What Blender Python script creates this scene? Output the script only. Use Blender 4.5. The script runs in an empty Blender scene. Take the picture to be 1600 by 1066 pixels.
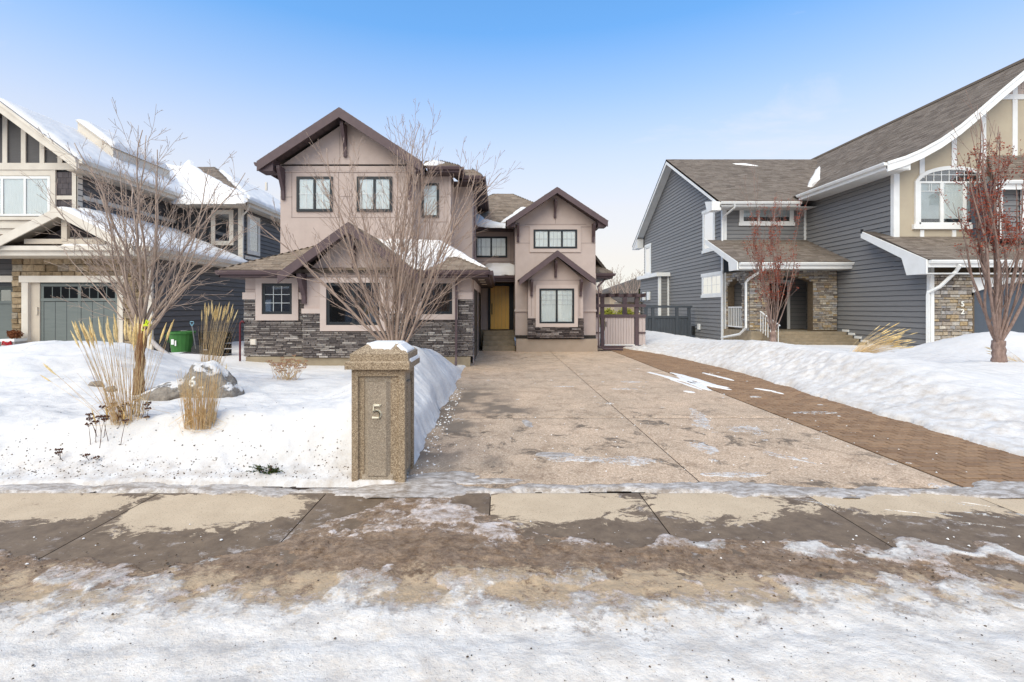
import bpy, math, random
import numpy as np
from mathutils import Vector, Matrix

# ------------------------------------------------------------------ camera, sky, sun, exposure
scene = bpy.context.scene
col = scene.collection
EYE = 1.63
FPX, VX, VY = 740.0, 780.0, 480.0
cam_d = bpy.data.cameras.new('camera'); cam = bpy.data.objects.new('camera', cam_d); col.objects.link(cam)
cam.location = (0, 0, EYE); cam.rotation_euler = (math.radians(90), 0, 0)
cam_d.sensor_width = 36; cam_d.lens = FPX/1600*36
cam_d.shift_x = (800-VX)/1600; cam_d.shift_y = -(533-VY)/1600
cam_d.clip_start = 0.05; cam_d.clip_end = 2000
scene.camera = cam

SUN_EL, SUN_AZ = 50.0, 206.0      # azimuth clockwise from +Y (the view direction)
world = bpy.data.worlds.new('World'); scene.world = world; world.use_nodes = True
wn = world.node_tree.nodes; wl = world.node_tree.links
for n in list(wn): wn.remove(n)
wout = wn.new('ShaderNodeOutputWorld'); wbg = wn.new('ShaderNodeBackground')
sky = wn.new('ShaderNodeTexSky'); sky.sky_type = 'NISHITA'; sky.sun_disc = False
sky.sun_elevation = math.radians(SUN_EL); sky.sun_rotation = math.radians(SUN_AZ)
sky.altitude = 600; sky.air_density = 1.0; sky.dust_density = 1.0; sky.ozone_density = 1.6
wbg.inputs['Strength'].default_value = 0.15
# thin high haze whitening towards the horizon, and a few wisps of cloud
tc = wn.new('ShaderNodeTexCoord'); sep = wn.new('ShaderNodeSeparateXYZ'); wl.new(tc.outputs['Generated'], sep.inputs[0])
hz = wn.new('ShaderNodeValToRGB'); wl.new(sep.outputs['Z'], hz.inputs[0])
e = hz.color_ramp.elements
e[0].position = 0.0; e[0].color = (.92,.92,.92,1); e[1].position = 0.75; e[1].color = (.04,.04,.04,1)
for p, v in ((.10,.92),(.20,.82),(.30,.62),(.40,.36),(.50,.14)):
    q = e.new(p); q.color = (v,v,v,1)
hmix = wn.new('ShaderNodeMix'); hmix.data_type = 'RGBA'
wl.new(hz.outputs[0], hmix.inputs[0])
tint = wn.new('ShaderNodeMix'); tint.data_type='RGBA'; tint.blend_type='MULTIPLY'; tint.inputs[0].default_value=1
wl.new(sky.outputs[0], tint.inputs[6]); tint.inputs[7].default_value=(0.29,1.44,2.0,1)
wl.new(tint.outputs[2], hmix.inputs[6]); hmix.inputs[7].default_value = (6.1,5.3,4.55,1)
cmap = wn.new('ShaderNodeMapping'); cmap.inputs['Scale'].default_value = (2.2,2.2,7.5); wl.new(tc.outputs['Generated'], cmap.inputs[0])
cn = wn.new('ShaderNodeTexNoise'); cn.inputs['Scale'].default_value = 1.3; cn.inputs['Detail'].default_value = 7; cn.inputs['Roughness'].default_value=.62
cn.inputs['Distortion'].default_value=.6
wl.new(cmap.outputs[0], cn.inputs['Vector'])
cr = wn.new('ShaderNodeValToRGB'); wl.new(cn.outputs['Fac'], cr.inputs[0])
cr.color_ramp.elements[0].position=.575; cr.color_ramp.elements[0].color=(0,0,0,1)
cr.color_ramp.elements[1].position=.80; cr.color_ramp.elements[1].color=(.4,.4,.4,1)
cmix = wn.new('ShaderNodeMix'); cmix.data_type='RGBA'; wl.new(cr.outputs[0], cmix.inputs[0])
wl.new(hmix.outputs[2], cmix.inputs[6]); cmix.inputs[7].default_value=(5.9,5.6,5.2,1)
wl.new(cmix.outputs[2], wbg.inputs['Color']); wl.new(wbg.outputs[0], wout.inputs[0])

sd = bpy.data.lights.new('sun','SUN'); sun = bpy.data.objects.new('sun', sd); col.objects.link(sun)
sd.energy = 4.3; sd.angle = math.radians(70); sd.color = (1.0,.81,.53)
az, el = math.radians(SUN_AZ), math.radians(SUN_EL)
sdir = Vector((math.sin(az)*math.cos(el), math.cos(az)*math.cos(el), math.sin(el)))   # towards the sun
sun.rotation_euler = (-sdir).to_track_quat('-Z','Y').to_euler(); sun.location = (-6,-10,20)
vs = scene.view_settings; vs.view_transform='Standard'; vs.look='None'; vs.exposure = 0.15; vs.gamma = 1.0; vs.use_curve_mapping = False

# ------------------------------------------------------------------ helpers
random.seed(7); R = random.random
def U(a,b): return a+(b-a)*R()
def WX(px, D): return (px-VX)/FPX*D
def WZ(py, D): return EYE+(VY-py)/FPX*D
def gy(py, z=0.0): return (EYE-z)*FPX/(py-VY)          # distance of a ground point seen at row py

def _h(ix, iy, s):
    n = (ix.astype(np.int64)*374761393 + iy.astype(np.int64)*668265263 + s*1274126177) & 0x7fffffff
    n = ((n ^ (n>>13))*1274126177) & 0x7fffffff
    return ((n ^ (n>>16)) & 0xffff)/65535.0
def vnoise(x, y, s=0):
    x = np.asarray(x,float); y = np.asarray(y,float)
    ix = np.floor(x); iy = np.floor(y); fx = x-ix; fy = y-iy
    fx = fx*fx*(3-2*fx); fy = fy*fy*(3-2*fy)
    a=_h(ix,iy,s); b=_h(ix+1,iy,s); c=_h(ix,iy+1,s); d=_h(ix+1,iy+1,s)
    return (a*(1-fx)+b*fx)*(1-fy)+(c*(1-fx)+d*fx)*fy
def fbm(x, y, s=0, o=4):
    t=0; a=.5; f=1; w=0
    for i in range(o):
        t = t+a*vnoise(x*f+i*17.3, y*f-i*9.1, s+i*7); w+=a; a*=.5; f*=2.03
    return t/w
def sst(a,b,x):
    t=np.clip((x-a)/(b-a),0,1); return t*t*(3-2*t)

class Fr:                        # a local frame: u, v in the surface, n out of it
    def __init__(s,o,u,v,n): s.o,s.u,s.v,s.n = Vector(o),Vector(u),Vector(v),Vector(n)
    def P(s,a,b,c=0): return s.o+s.u*a+s.v*b+s.n*c
def front(D): return Fr((0,D,0),(1,0,0),(0,0,1),(0,-1,0))      # faces the street
def side_l(X): return Fr((X,0,0),(0,1,0),(0,0,1),(-1,0,0))     # faces left
def side_r(X): return Fr((X,0,0),(0,1,0),(0,0,1),(1,0,0))      # faces right
FLAT = Fr((0,0,0),(1,0,0),(0,1,0),(0,0,1))

def tag(o, label=None, cat=None, group=None, kind=None):
    if label: o['label']=label
    if cat: o['category']=cat
    if group: o['group']=group
    if kind: o['kind']=kind
    return o
def thing(name, loc, label, cat, group=None):
    o = bpy.data.objects.new(name, None); col.objects.link(o); o.location = loc
    o.empty_display_size=.2
    return tag(o,label,cat,group)
def wloc(o):
    v=Vector((0,0,0))
    while o is not None: v=v+o.location; o=o.parent
    return v

class MB:
    def __init__(s): s.v=[]; s.f=[]; s.cut=[]
    def add(s, vs, fs):
        b=len(s.v); s.cut.append((b,len(s.f))); s.v.extend(vs); s.f.extend([tuple(i+b for i in f) for f in fs])
    def box(s, fr, u0,u1,v0,v1,w0,w1):
        P=fr.P
        s.add([P(u0,v0,w0),P(u1,v0,w0),P(u1,v1,w0),P(u0,v1,w0),P(u0,v0,w1),P(u1,v0,w1),P(u1,v1,w1),P(u0,v1,w1)],
              [(0,3,2,1),(4,5,6,7),(0,1,5,4),(1,2,6,5),(2,3,7,6),(3,0,4,7)]); return s
    def bbox(s, fr, u0,u1,v0,v1,w0,w1,c=.006):       # box with its front edges chamfered
        P=fr.P
        s.add([P(u0,v0,w0),P(u1,v0,w0),P(u1,v1,w0),P(u0,v1,w0),P(u0,v0,w1-c),P(u1,v0,w1-c),P(u1,v1,w1-c),P(u0,v1,w1-c),
               P(u0+c,v0+c,w1),P(u1-c,v0+c,w1),P(u1-c,v1-c,w1),P(u0+c,v1-c,w1)],
              [(0,3,2,1),(0,1,5,4),(1,2,6,5),(2,3,7,6),(3,0,4,7),(4,5,9,8),(5,6,10,9),(6,7,11,10),(7,4,8,11),(8,9,10,11)]); return s
    def prism(s, fr, poly, w0, w1):
        n=len(poly); vs=[fr.P(a,b,w0) for a,b in poly]+[fr.P(a,b,w1) for a,b in poly]
        fs=[tuple(range(n))[::-1], tuple(range(n,2*n))]+[(i,(i+1)%n,(i+1)%n+n,i+n) for i in range(n)]
        s.add(vs,fs); return s
    def tube(s, pts, rad, n=6, caps=True):
        pts=[Vector(p) for p in pts]; m=len(pts)
        if not hasattr(rad,'__len__'): rad=[rad]*m
        t=(pts[1]-pts[0]).normalized(); a=t.orthogonal().normalized()
        vs=[]
        for i in range(m):
            if i==0: t=(pts[1]-pts[0])
            elif i==m-1: t=(pts[-1]-pts[-2])
            else: t=(pts[i+1]-pts[i-1])
            t.normalize(); a=(a-t*a.dot(t))
            if a.length<1e-6: a=t.orthogonal()
            a.normalize(); b=t.cross(a)
            for k in range(n):
                an=2*math.pi*k/n; vs.append(pts[i]+(a*math.cos(an)+b*math.sin(an))*rad[i])
        fs=[(i*n+k,i*n+(k+1)%n,(i+1)*n+(k+1)%n,(i+1)*n+k) for i in range(m-1) for k in range(n)]
        if caps and n>2: fs+= [tuple(range(n))[::-1], tuple(range((m-1)*n,m*n))]
        s.add(vs,fs); return s
    def quad(s,a,b,c,d): s.add([Vector(a),Vector(b),Vector(c),Vector(d)],[(0,1,2,3)]); return s
    def mesh(s, name, off=Vector((0,0,0))):
        me=bpy.data.meshes.new(name); me.from_pydata([tuple(v-off) for v in s.v],[],s.f); me.update(); return me
    def build_each(s, name, m, parent):                 # every added piece an object of its own
        c=s.cut+[(len(s.v),len(s.f))]
        for (a,fa),(b_,fb) in zip(c[:-1],c[1:]):
            q=MB(); q.v=s.v[a:b_]; q.f=[tuple(i-a for i in f) for f in s.f[fa:fb]]; q.build(name,m,parent)
    def build(s, name, m, parent=None, smooth=False, loc=None, **kw):
        if parent is not None: off=wloc(parent); l=(0,0,0)
        else:
            off=Vector(loc) if loc is not None else Vector((0,0,0)); l=off
        me=s.mesh(name,off); me.materials.append(m)
        if smooth: me.polygons.foreach_set('use_smooth',[True]*len(me.polygons))
        o=bpy.data.objects.new(name,me); col.objects.link(o); o.location=l
        if parent is not None: o.parent=parent
        return tag(o,**kw)

def grid_mesh(name, X, Y, Z, m, keep=None, parent=None, smooth=True, attr=None, **kw):
    ny,nx=X.shape; co=np.stack([X,Y,Z],-1).reshape(-1,3)
    if parent is not None: co=co-np.array(wloc(parent))
    idx=np.arange(nx*ny).reshape(ny,nx)
    q=np.stack([idx[:-1,:-1],idx[:-1,1:],idx[1:,1:],idx[1:,:-1]],-1).reshape(-1,4)
    if keep is not None:
        k=(keep[:-1,:-1]|keep[:-1,1:]|keep[1:,1:]|keep[1:,:-1]).reshape(-1); q=q[k]
        used=np.unique(q); re=-np.ones(nx*ny,int); re[used]=np.arange(len(used)); q=re[q]; co=co[used]
        if attr: attr={a:b.reshape(-1)[used] for a,b in attr.items()}
    elif attr: attr={a:b.reshape(-1) for a,b in attr.items()}
    me=bpy.data.meshes.new(name)
    me.vertices.add(len(co)); me.vertices.foreach_set('co',co.astype(np.float32).ravel())
    me.loops.add(q.size); me.loops.foreach_set('vertex_index',q.astype(np.int32).ravel())
    me.polygons.add(len(q)); me.polygons.foreach_set('loop_start',np.arange(0,q.size,4,dtype=np.int32))
    if smooth: me.polygons.foreach_set('use_smooth',[True]*len(q))
    if attr:
        for a,b in attr.items():
            at=me.attributes.new(a,'FLOAT','POINT'); at.data.foreach_set('value',b.astype(np.float32))
    me.update(calc_edges=True); me.validate(); me.materials.append(m)
    o=bpy.data.objects.new(name,me); col.objects.link(o)
    if parent is not None: o.parent=parent
    return tag(o,**kw)

def inst(name, me, fr, u, v, w, su, sv, sw, parent, m=None, **kw):   # copy of a unit mesh, scaled in a frame
    o=bpy.data.objects.new(name,me); col.objects.link(o); o.parent=parent
    p=fr.P(u,v,w)-wloc(parent)
    M=Matrix(((fr.u.x*su,fr.v.x*sv,fr.n.x*sw,p.x),(fr.u.y*su,fr.v.y*sv,fr.n.y*sw,p.y),(fr.u.z*su,fr.v.z*sv,fr.n.z*sw,p.z),(0,0,0,1)))
    o.matrix_basis=M
    return tag(o,**kw)

# ------------------------------------------------------------------ materials
def nmat(name):
    m=bpy.data.materials.new(name); m.use_nodes=True; nt=m.node_tree
    for n in list(nt.nodes): nt.nodes.remove(n)
    out=nt.nodes.new('ShaderNodeOutputMaterial'); b=nt.nodes.new('ShaderNodeBsdfPrincipled'); nt.links.new(b.outputs[0],out.inputs[0])
    return m,nt,b,out
def rampn(nt, src, stops):
    r=nt.nodes.new('ShaderNodeValToRGB'); nt.links.new(src,r.inputs[0]); e=r.color_ramp.elements
    e[0].position=stops[0][0]; e[0].color=(*stops[0][1],1); e[1].position=stops[-1][0]; e[1].color=(*stops[-1][1],1)
    for p,c in stops[1:-1]:
        q=e.new(p); q.color=(*c,1)
    return r.outputs[0]
def noise(nt, scale, detail=4, rough=.55, stretch=None, dist=0):
    g=nt.nodes.new('ShaderNodeNewGeometry'); src=g.outputs['Position']
    if stretch:
        mp=nt.nodes.new('ShaderNodeMapping'); mp.inputs['Scale'].default_value=stretch; nt.links.new(src,mp.inputs[0]); src=mp.outputs[0]
    n=nt.nodes.new('ShaderNodeTexNoise'); n.inputs['Scale'].default_value=scale; n.inputs['Detail'].default_value=detail
    n.inputs['Roughness'].default_value=rough; n.inputs['Distortion'].default_value=dist
    nt.links.new(src,n.inputs['Vector']); return n.outputs['Fac']
def mixc(nt, fac, a, b, mode='MIX'):
    x=nt.nodes.new('ShaderNodeMix'); x.data_type='RGBA'; x.blend_type=mode
    for s,i in ((fac,0),(a,6),(b,7)):
        if isinstance(s,(int,float)): x.inputs[i].default_value=s
        elif isinstance(s,tuple): x.inputs[i].default_value=(*s,1)
        else: nt.links.new(s,x.inputs[i])
    return x.outputs[2]
def math_(nt, op, a, b=0.0, clamp=False):
    x=nt.nodes.new('ShaderNodeMath'); x.operation=op; x.use_clamp=clamp
    for s,i in ((a,0),(b,1)):
        if isinstance(s,(int,float)): x.inputs[i].default_value=s
        else: nt.links.new(s,x.inputs[i])
    return x.outputs[0]
def bump(nt, b, h, strength=.3, dist=.01):
    x=nt.nodes.new('ShaderNodeBump'); x.inputs['Strength'].default_value=strength; x.inputs['Distance'].default_value=dist
    nt.links.new(h,x.inputs['Height']); nt.links.new(x.outputs[0],b.inputs['Normal'])
def pieceval(nt):               # a value of its own for every piece, joined or separate
    g=nt.nodes.new('ShaderNodeNewGeometry'); oi=nt.nodes.new('ShaderNodeObjectInfo')
    s=math_(nt,'ADD',g.outputs['Random Per Island'],oi.outputs['Random'])
    return math_(nt,'FRACT',s)
def attrv(nt,name):
    a=nt.nodes.new('ShaderNodeAttribute'); a.attribute_name=name; return a.outputs['Fac']

def surf(name, c1, c2=None, scale=6, rough=.8, bs=.2, bscale=60, bd=.004, detail=5, stretch=None, spec=.3, metal=0):
    m,nt,b,out=nmat(name); c2=c2 or tuple(x*.8 for x in c1)
    b.inputs['Roughness'].default_value=rough; b.inputs['Specular IOR Level'].default_value=spec; b.inputs['Metallic'].default_value=metal
    f=rampn(nt,noise(nt,scale,detail,.6,stretch),[(.3,(0,0,0)),(.7,(1,1,1))])
    nt.links.new(mixc(nt,f,c1,c2),b.inputs['Base Color'])
    if bs: bump(nt,b,noise(nt,bscale,3,.6,stretch),bs,bd)
    return m
def pieces(name, stops, nscale=14, namp=.35, rough=.85, bs=.5, bscale=50, bd=.006, stretch=None, spec=.25):
    m,nt,b,out=nmat(name); b.inputs['Roughness'].default_value=rough; b.inputs['Specular IOR Level'].default_value=spec
    c=rampn(nt,pieceval(nt),stops)
    f=rampn(nt,noise(nt,nscale,6,.65,stretch),[(.3,(1-namp,)*3),(.7,(1+namp*.5,)*3)])
    nt.links.new(mixc(nt,1.0,c,f,'MULTIPLY'),b.inputs['Base Color'])
    bump(nt,b,noise(nt,bscale,5,.6,stretch),bs,bd); return m

M={}
M['stucco']=surf('stucco',(.50,.405,.365),(.445,.358,.322),3,.9,.5,180,.003,6)
M['stucco_trim']=surf('stucco_trim',(.53,.435,.392),(.485,.395,.358),3,.9,.45,180,.003,6)
M['reveal']=surf('reveal',(.27,.21,.19),None,3,.9,.2,120)
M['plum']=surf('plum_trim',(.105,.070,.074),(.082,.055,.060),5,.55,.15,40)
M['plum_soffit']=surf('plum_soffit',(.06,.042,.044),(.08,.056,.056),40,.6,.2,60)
M['frame_dark']=surf('frame_dark',(.022,.026,.031),(.017,.02,.024),8,.4,0)
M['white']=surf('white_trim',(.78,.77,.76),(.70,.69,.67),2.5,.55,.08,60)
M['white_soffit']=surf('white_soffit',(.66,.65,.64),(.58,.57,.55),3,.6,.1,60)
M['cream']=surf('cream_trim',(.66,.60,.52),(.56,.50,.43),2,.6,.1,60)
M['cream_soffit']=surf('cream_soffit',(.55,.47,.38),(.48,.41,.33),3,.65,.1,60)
M['beige']=surf('beige_stucco',(.46,.39,.29),(.42,.35,.265),2,.9,.4,160,.003)
M['blue_door']=surf('blue_door',(.080,.098,.125),(.070,.086,.11),2,.5,.1,40)
M['garage_door']=surf('garage_door',(.155,.172,.162),(.13,.146,.138),2,.5,.12,40,.002,4,(1,1,6))
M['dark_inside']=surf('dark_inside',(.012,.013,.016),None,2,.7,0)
M['curtain']=surf('curtain',(.88,.87,.85),(.70,.70,.69),9,.9,.3,14,.01,3,(6,6,.3))
M['blind_grey']=surf('blind_grey',(.50,.52,.53),(.44,.46,.47),4,.9,.1,40)
M['foundation']=surf('foundation_concrete',(.33,.27,.19),(.25,.20,.14),3,.9,.4,60)
M['step_conc']=surf('step_concrete',(.30,.24,.17),(.20,.16,.11),5,.85,.5,90)
M['conc_plinth']=surf('plinth_concrete',(.36,.28,.22),(.30,.235,.18),3,.85,.3,90)
M['wood_door']=surf('yellow_wood_door',(.90,.55,.15),(.78,.44,.10),3,.38,.15,20,.002,6,(14,14,1),.4)
M['steel']=surf('steel',(.30,.30,.30),(.2,.2,.2),8,.35,.05,40,.002,4,None,.5,.8)
M['black']=surf('black_plastic',(.015,.015,.017),(.03,.03,.03),6,.45,.1,30)
M['grey_fence']=surf('grey_fence',(.075,.085,.10),(.055,.062,.075),4,.75,.4,30,.003,5,(8,8,.6))
M['gate_board']=surf('gate_board',(.52,.43,.40),(.44,.36,.335),4,.8,.3,30,.003,5,(10,10,.6))
M['green_bin']=surf('green_plastic',(.045,.17,.035),(.035,.13,.03),3,.5,.1,30)
M['bluehandle']=surf('blue_handle',(.18,.34,.42),(.13,.26,.33),5,.5,.1,30)
M['redpipe']=surf('red_pipe',(.16,.02,.03),(.1,.015,.02),5,.5,.1,30)
M['red']=surf('red_cloth',(.45,.02,.03),(.3,.015,.02),15,.8,.2,60)
M['rust']=surf('rust_fluff',(.22,.075,.03),(.12,.04,.015),30,.95,.6,60)
M['lime']=surf('lime_ribbon',(.62,.72,.02),(.45,.6,.01),8,.6,.2,30)
M['hose']=surf('grey_hose',(.42,.38,.36),(.3,.27,.26),8,.7,.3,60)
M['lamp_glow']=surf('frosted_lamp',(.75,.68,.55),(.7,.6,.5),3,.4,0)
M['number']=surf('pale_number',(.80,.74,.60),(.72,.66,.52),9,.5,.1,60)
M['number_white']=surf('white_number',(.82,.80,.74),(.75,.72,.66),9,.5,.1,60)
M['brick_far']=surf('far_render',(.42,.33,.24),(.36,.28,.20),2,.9,.1,60)
M['far_roof']=surf('far_roof',(.21,.18,.165),(.16,.14,.13),8,.9,.4,20)
M['evergreen']=surf('evergreen',(.34,.33,.04),(.15,.16,.02),9,.9,.3,30)
M['juniper']=surf('juniper',(.05,.075,.012),(.02,.032,.006),22,.8,.3,60)
M['bark']=surf('bark_grey_brown',(.44,.34,.275),(.28,.205,.165),25,.9,.8,90,.006,6,(1,1,.25))
M['bark_orange']=surf('bark_orange',(.26,.115,.045),(.10,.045,.022),22,.85,1.0,60,.02,6,(1,1,.2))
M['twig']=surf('twig',(.38,.285,.23),(.25,.18,.145),8,.85,.2,60)
M['twig_red']=surf('twig_red',(.40,.30,.24),(.26,.185,.15),8,.85,.2,60)
M['bark_red']=surf('bark_red',(.32,.225,.19),(.16,.105,.085),25,.9,.8,70,.01,6,(1,1,.35))
M['redleaf']=pieces('red_leaf',[(0,(.24,.048,.026)),(.5,(.33,.080,.042)),(1,(.15,.028,.018))],20,.3,.75,.2,50)
M['straw']=pieces('straw',[(0,(.62,.42,.19)),(.5,(.74,.56,.32)),(1,(.50,.29,.12))],9,.2,.8,.2,60)
M['seed']=pieces('seed_head',[(0,(.74,.52,.22)),(.5,(.82,.64,.34)),(1,(.64,.42,.16))],30,.4,.9,.6,90)
M['russet']=surf('russet_flower',(.42,.24,.15),(.26,.13,.08),20,.9,.5,60)
M['dead']=surf('dead_flower',(.12,.05,.03),(.06,.03,.02),20,.95,.5,60)
M['rock']=surf('boulder',(.34,.29,.245),(.15,.125,.105),7,.9,1.0,30,.03,8)
def snowy_rock():
    m,nt,b,out=nmat('snowy_boulder'); b.inputs['Roughness'].default_value=.9
    c=mixc(nt,rampn(nt,noise(nt,7,12,.72),[(.35,(0,0,0)),(.65,(1,1,1))]),(.36,.31,.26),(.13,.108,.09))
    g=nt.nodes.new('ShaderNodeNewGeometry'); sx=nt.nodes.new('ShaderNodeSeparateXYZ'); nt.links.new(g.outputs['Normal'],sx.inputs[0])
    k=math_(nt,'ADD',math_(nt,'MULTIPLY',sx.outputs['Z'],.45),math_(nt,'MULTIPLY',noise(nt,3.4,10,.7,None,.3),1.1))
    k=rampn(nt,k,[(.84,(0,0,0)),(.90,(1,1,1))])
    nt.links.new(mixc(nt,k,c,(.70,.67,.655)),b.inputs['Base Color'])
    h=math_(nt,'ADD',noise(nt,9,12,.75),math_(nt,'MULTIPLY',k,.5)); bump(nt,b,h,1.0,.05); return m
M['snowrock']=snowy_rock()
M['grit']=pieces('grit',[(0,(.05,.035,.025)),(.6,(.12,.08,.05)),(1,(.03,.025,.02))],20,.3,.9,.2,60)
M['siding_blue']=pieces('siding_blue',[(0,(.190,.186,.186)),(1,(.212,.206,.206))],5,.12,.6,.25,40,.002,(.4,.4,6))
M['siding_dark']=pieces('siding_dark',[(0,(.092,.086,.086)),(1,(.104,.097,.097))],5,.12,.6,.25,40,.002,(.4,.4,6))
M['shake_dark']=pieces('shake_dark',[(0,(.085,.072,.078)),(.5,(.105,.09,.095)),(1,(.07,.06,.066))],9,.2,.8,.3,40)
M['shake_pink']=pieces('shake_pink',[(0,(.44,.36,.31)),(1,(.50,.41,.36))],9,.12,.8,.3,40)
M['shingle_brown']=pieces('shingle_brown',[(0,(.155,.115,.082)),(.3,(.225,.170,.125)),(.65,(.285,.22,.165)),(1,(.19,.145,.108))],30,.3,.95,.6,160,.004)
M['shingle_grey']=pieces('shingle_grey',[(0,(.125,.098,.080)),(.3,(.175,.142,.115)),(.65,(.215,.175,.145)),(1,(.15,.118,.095))],30,.3,.95,.6,160,.004)
M['deck']=surf('roof_deck',(.10,.08,.065),None,6,.9,.2,40)
M['ledge']=pieces('ledgestone',[(0,(.075,.064,.063)),(.25,(.135,.114,.110)),(.55,(.195,.168,.158)),(.8,(.26,.225,.208)),(.94,(.36,.325,.30)),(1,(.52,.47,.44))],22,.45,.9,.8,40,.012)
M['ledge_dark']=pieces('ledgestone_dark',[(0,(.04,.03,.03)),(.4,(.10,.078,.074)),(.8,(.175,.14,.13)),(1,(.34,.29,.27))],22,.45,.9,.8,40,.012)
M['stone_tan']=pieces('stone_tan',[(0,(.20,.14,.08)),(.3,(.31,.225,.135)),(.6,(.40,.30,.19)),(.85,(.24,.185,.135)),(1,(.34,.29,.22))],10,.4,.9,.9,26,.02)
M['stone_multi']=pieces('stone_multi',[(0,(.15,.125,.11)),(.2,(.30,.26,.225)),(.4,(.42,.355,.28)),(.55,(.40,.29,.165)),(.7,(.30,.285,.29)),(.85,(.56,.50,.42)),(1,(.24,.18,.14))],12,.4,.9,.9,26,.02)
M['mortar']=surf('mortar',(.05,.042,.036),(.03,.025,.022),12,.95,.4,60)
M['mortar_tan']=surf('mortar_tan',(.15,.11,.07),(.09,.065,.045),12,.95,.4,60)
M['paver']=pieces('paver',[(0,(.215,.128,.075)),(.35,(.26,.158,.092)),(.7,(.30,.185,.108)),(1,(.235,.148,.092))],25,.25,.85,.5,120,.004)
M['sand']=surf('joint_sand',(.04,.026,.018),(.03,.02,.014),12,.95,.4,60)

def glass_mat(name, tint, refl, rough=.03):
    m,nt,b,out=nmat(name); nt.nodes.remove(b)
    t=nt.nodes.new('ShaderNodeBsdfTransparent'); t.inputs[0].default_value=(*tint,1)
    g=nt.nodes.new('ShaderNodeBsdfGlossy'); g.inputs['Roughness'].default_value=rough; g.inputs['Color'].default_value=(1,1,1,1)
    lw=nt.nodes.new('ShaderNodeLayerWeight'); lw.inputs['Blend'].default_value=.25
    f=math_(nt,'ADD',math_(nt,'MULTIPLY',lw.outputs['Fresnel'],.8),refl,True)
    x=nt.nodes.new('ShaderNodeMixShader'); nt.links.new(f,x.inputs[0]); nt.links.new(t.outputs[0],x.inputs[1]); nt.links.new(g.outputs[0],x.inputs[2])
    bn=nt.nodes.new('ShaderNodeBump'); bn.inputs['Strength'].default_value=.03; bn.inputs['Distance'].default_value=.02
    nt.links.new(noise(nt,1.8,2,.5),bn.inputs['Height']); nt.links.new(bn.outputs[0],g.inputs['Normal'])
    nt.links.new(x.outputs[0],out.inputs[0]); return m
M['glass']=glass_mat('window_glass',(.96,.98,.98),.05)
M['glass_dark']=glass_mat('window_glass_tinted',(.5,.53,.55),.26)

def snow_mat():
    m,nt,b,out=nmat('snow'); b.inputs['Roughness'].default_value=.75; b.inputs['Specular IOR Level'].default_value=.1
    base=mixc(nt,rampn(nt,noise(nt,.8,6,.6),[(.35,(0,0,0)),(.7,(1,1,1))]),(.66,.632,.618),(.58,.555,.54))
    d=attrv(nt,'dirt')
    dn=math_(nt,'MULTIPLY',d,rampn(nt,noise(nt,7,8,.7,(1,1,1)),[(.4,(0,0,0)),(.68,(1,1,1))]),True)
    c=mixc(nt,dn,base,(.38,.31,.25))
    sp=rampn(nt,noise(nt,55,3,.6),[(.67,(0,0,0)),(.72,(1,1,1))])
    c=mixc(nt,math_(nt,'MULTIPLY',math_(nt,'ADD',math_(nt,'MULTIPLY',d,1.2),.05),sp,True),c,(.20,.155,.12))
    nt.links.new(c,b.inputs['Base Color'])
    h=math_(nt,'ADD',noise(nt,9,6,.6),math_(nt,'MULTIPLY',noise(nt,60,4,.6),.25))
    bump(nt,b,h,.45,.035)
    b.inputs['Subsurface Weight'].default_value=.0
    return m
M['snow']=snow_mat()
def snow_plain():
    m,nt,b,out=nmat('clean_snow'); b.inputs['Roughness'].default_value=.75
    nt.links.new(mixc(nt,noise(nt,2,5,.6),(.74,.71,.695),(.68,.655,.64)),b.inputs['Base Color'])
    bump(nt,b,noise(nt,14,6,.6),.35,.02); return m
M['snowp']=snow_plain()

def aggregate(name, stops, speck=150, wet=True, rough=.85):
    m,nt,b,out=nmat(name); b.inputs['Roughness'].default_value=rough
    g=nt.nodes.new('ShaderNodeNewGeometry')
    v=nt.nodes.new('ShaderNodeTexVoronoi'); v.inputs['Scale'].default_value=speck; nt.links.new(g.outputs['Position'],v.inputs['Vector'])
    sx=nt.nodes.new('ShaderNodeSeparateColor'); nt.links.new(v.outputs['Color'],sx.inputs[0])
    c=rampn(nt,sx.outputs[0],stops)
    big=rampn(nt,noise(nt,.9,5,.6),[(.3,(.98,.95,.92)),(.7,(1.28,1.22,1.18))])
    c=mixc(nt,1.0,c,big,'MULTIPLY')
    if wet:
        mot=rampn(nt,noise(nt,2.7,12,.78,None,.4),[(.38,(.74,.71,.68)),(.5,(1,1,1)),(.64,(1.08,1.07,1.06))]); c=mixc(nt,1.0,c,mot,'MULTIPLY')
        w=rampn(nt,noise(nt,2.2,10,.78,(1,1,1),.6),[(.545,(0,0,0)),(.60,(1,1,1))])
        a=attrv(nt,'wet'); w=math_(nt,'MULTIPLY',w,a,True)
        c=mixc(nt,math_(nt,'MULTIPLY',w,.85),c,(.11,.075,.042))
        w2=math_(nt,'MULTIPLY',attrv(nt,'damp'),.85,True); c=mixc(nt,w2,c,(.115,.088,.066))
        nt.links.new(math_(nt,'SUBTRACT',rough,math_(nt,'MULTIPLY',w,.3)),b.inputs['Roughness'])
    nt.links.new(c,b.inputs['Base Color'])
    bump(nt,b,v.outputs['Distance'],.5,.004); return m
M['driveway']=aggregate('driveway_aggregate',[(0,(.28,.20,.135)),(.3,(.37,.275,.195)),(.7,(.44,.335,.245)),(1,(.55,.44,.335))],85)
M['pillar']=aggregate('pillar_aggregate',[(0,(.12,.085,.052)),(.3,(.20,.15,.10)),(.7,(.285,.225,.155)),(1,(.42,.34,.245))],150,False,.9)
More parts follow.
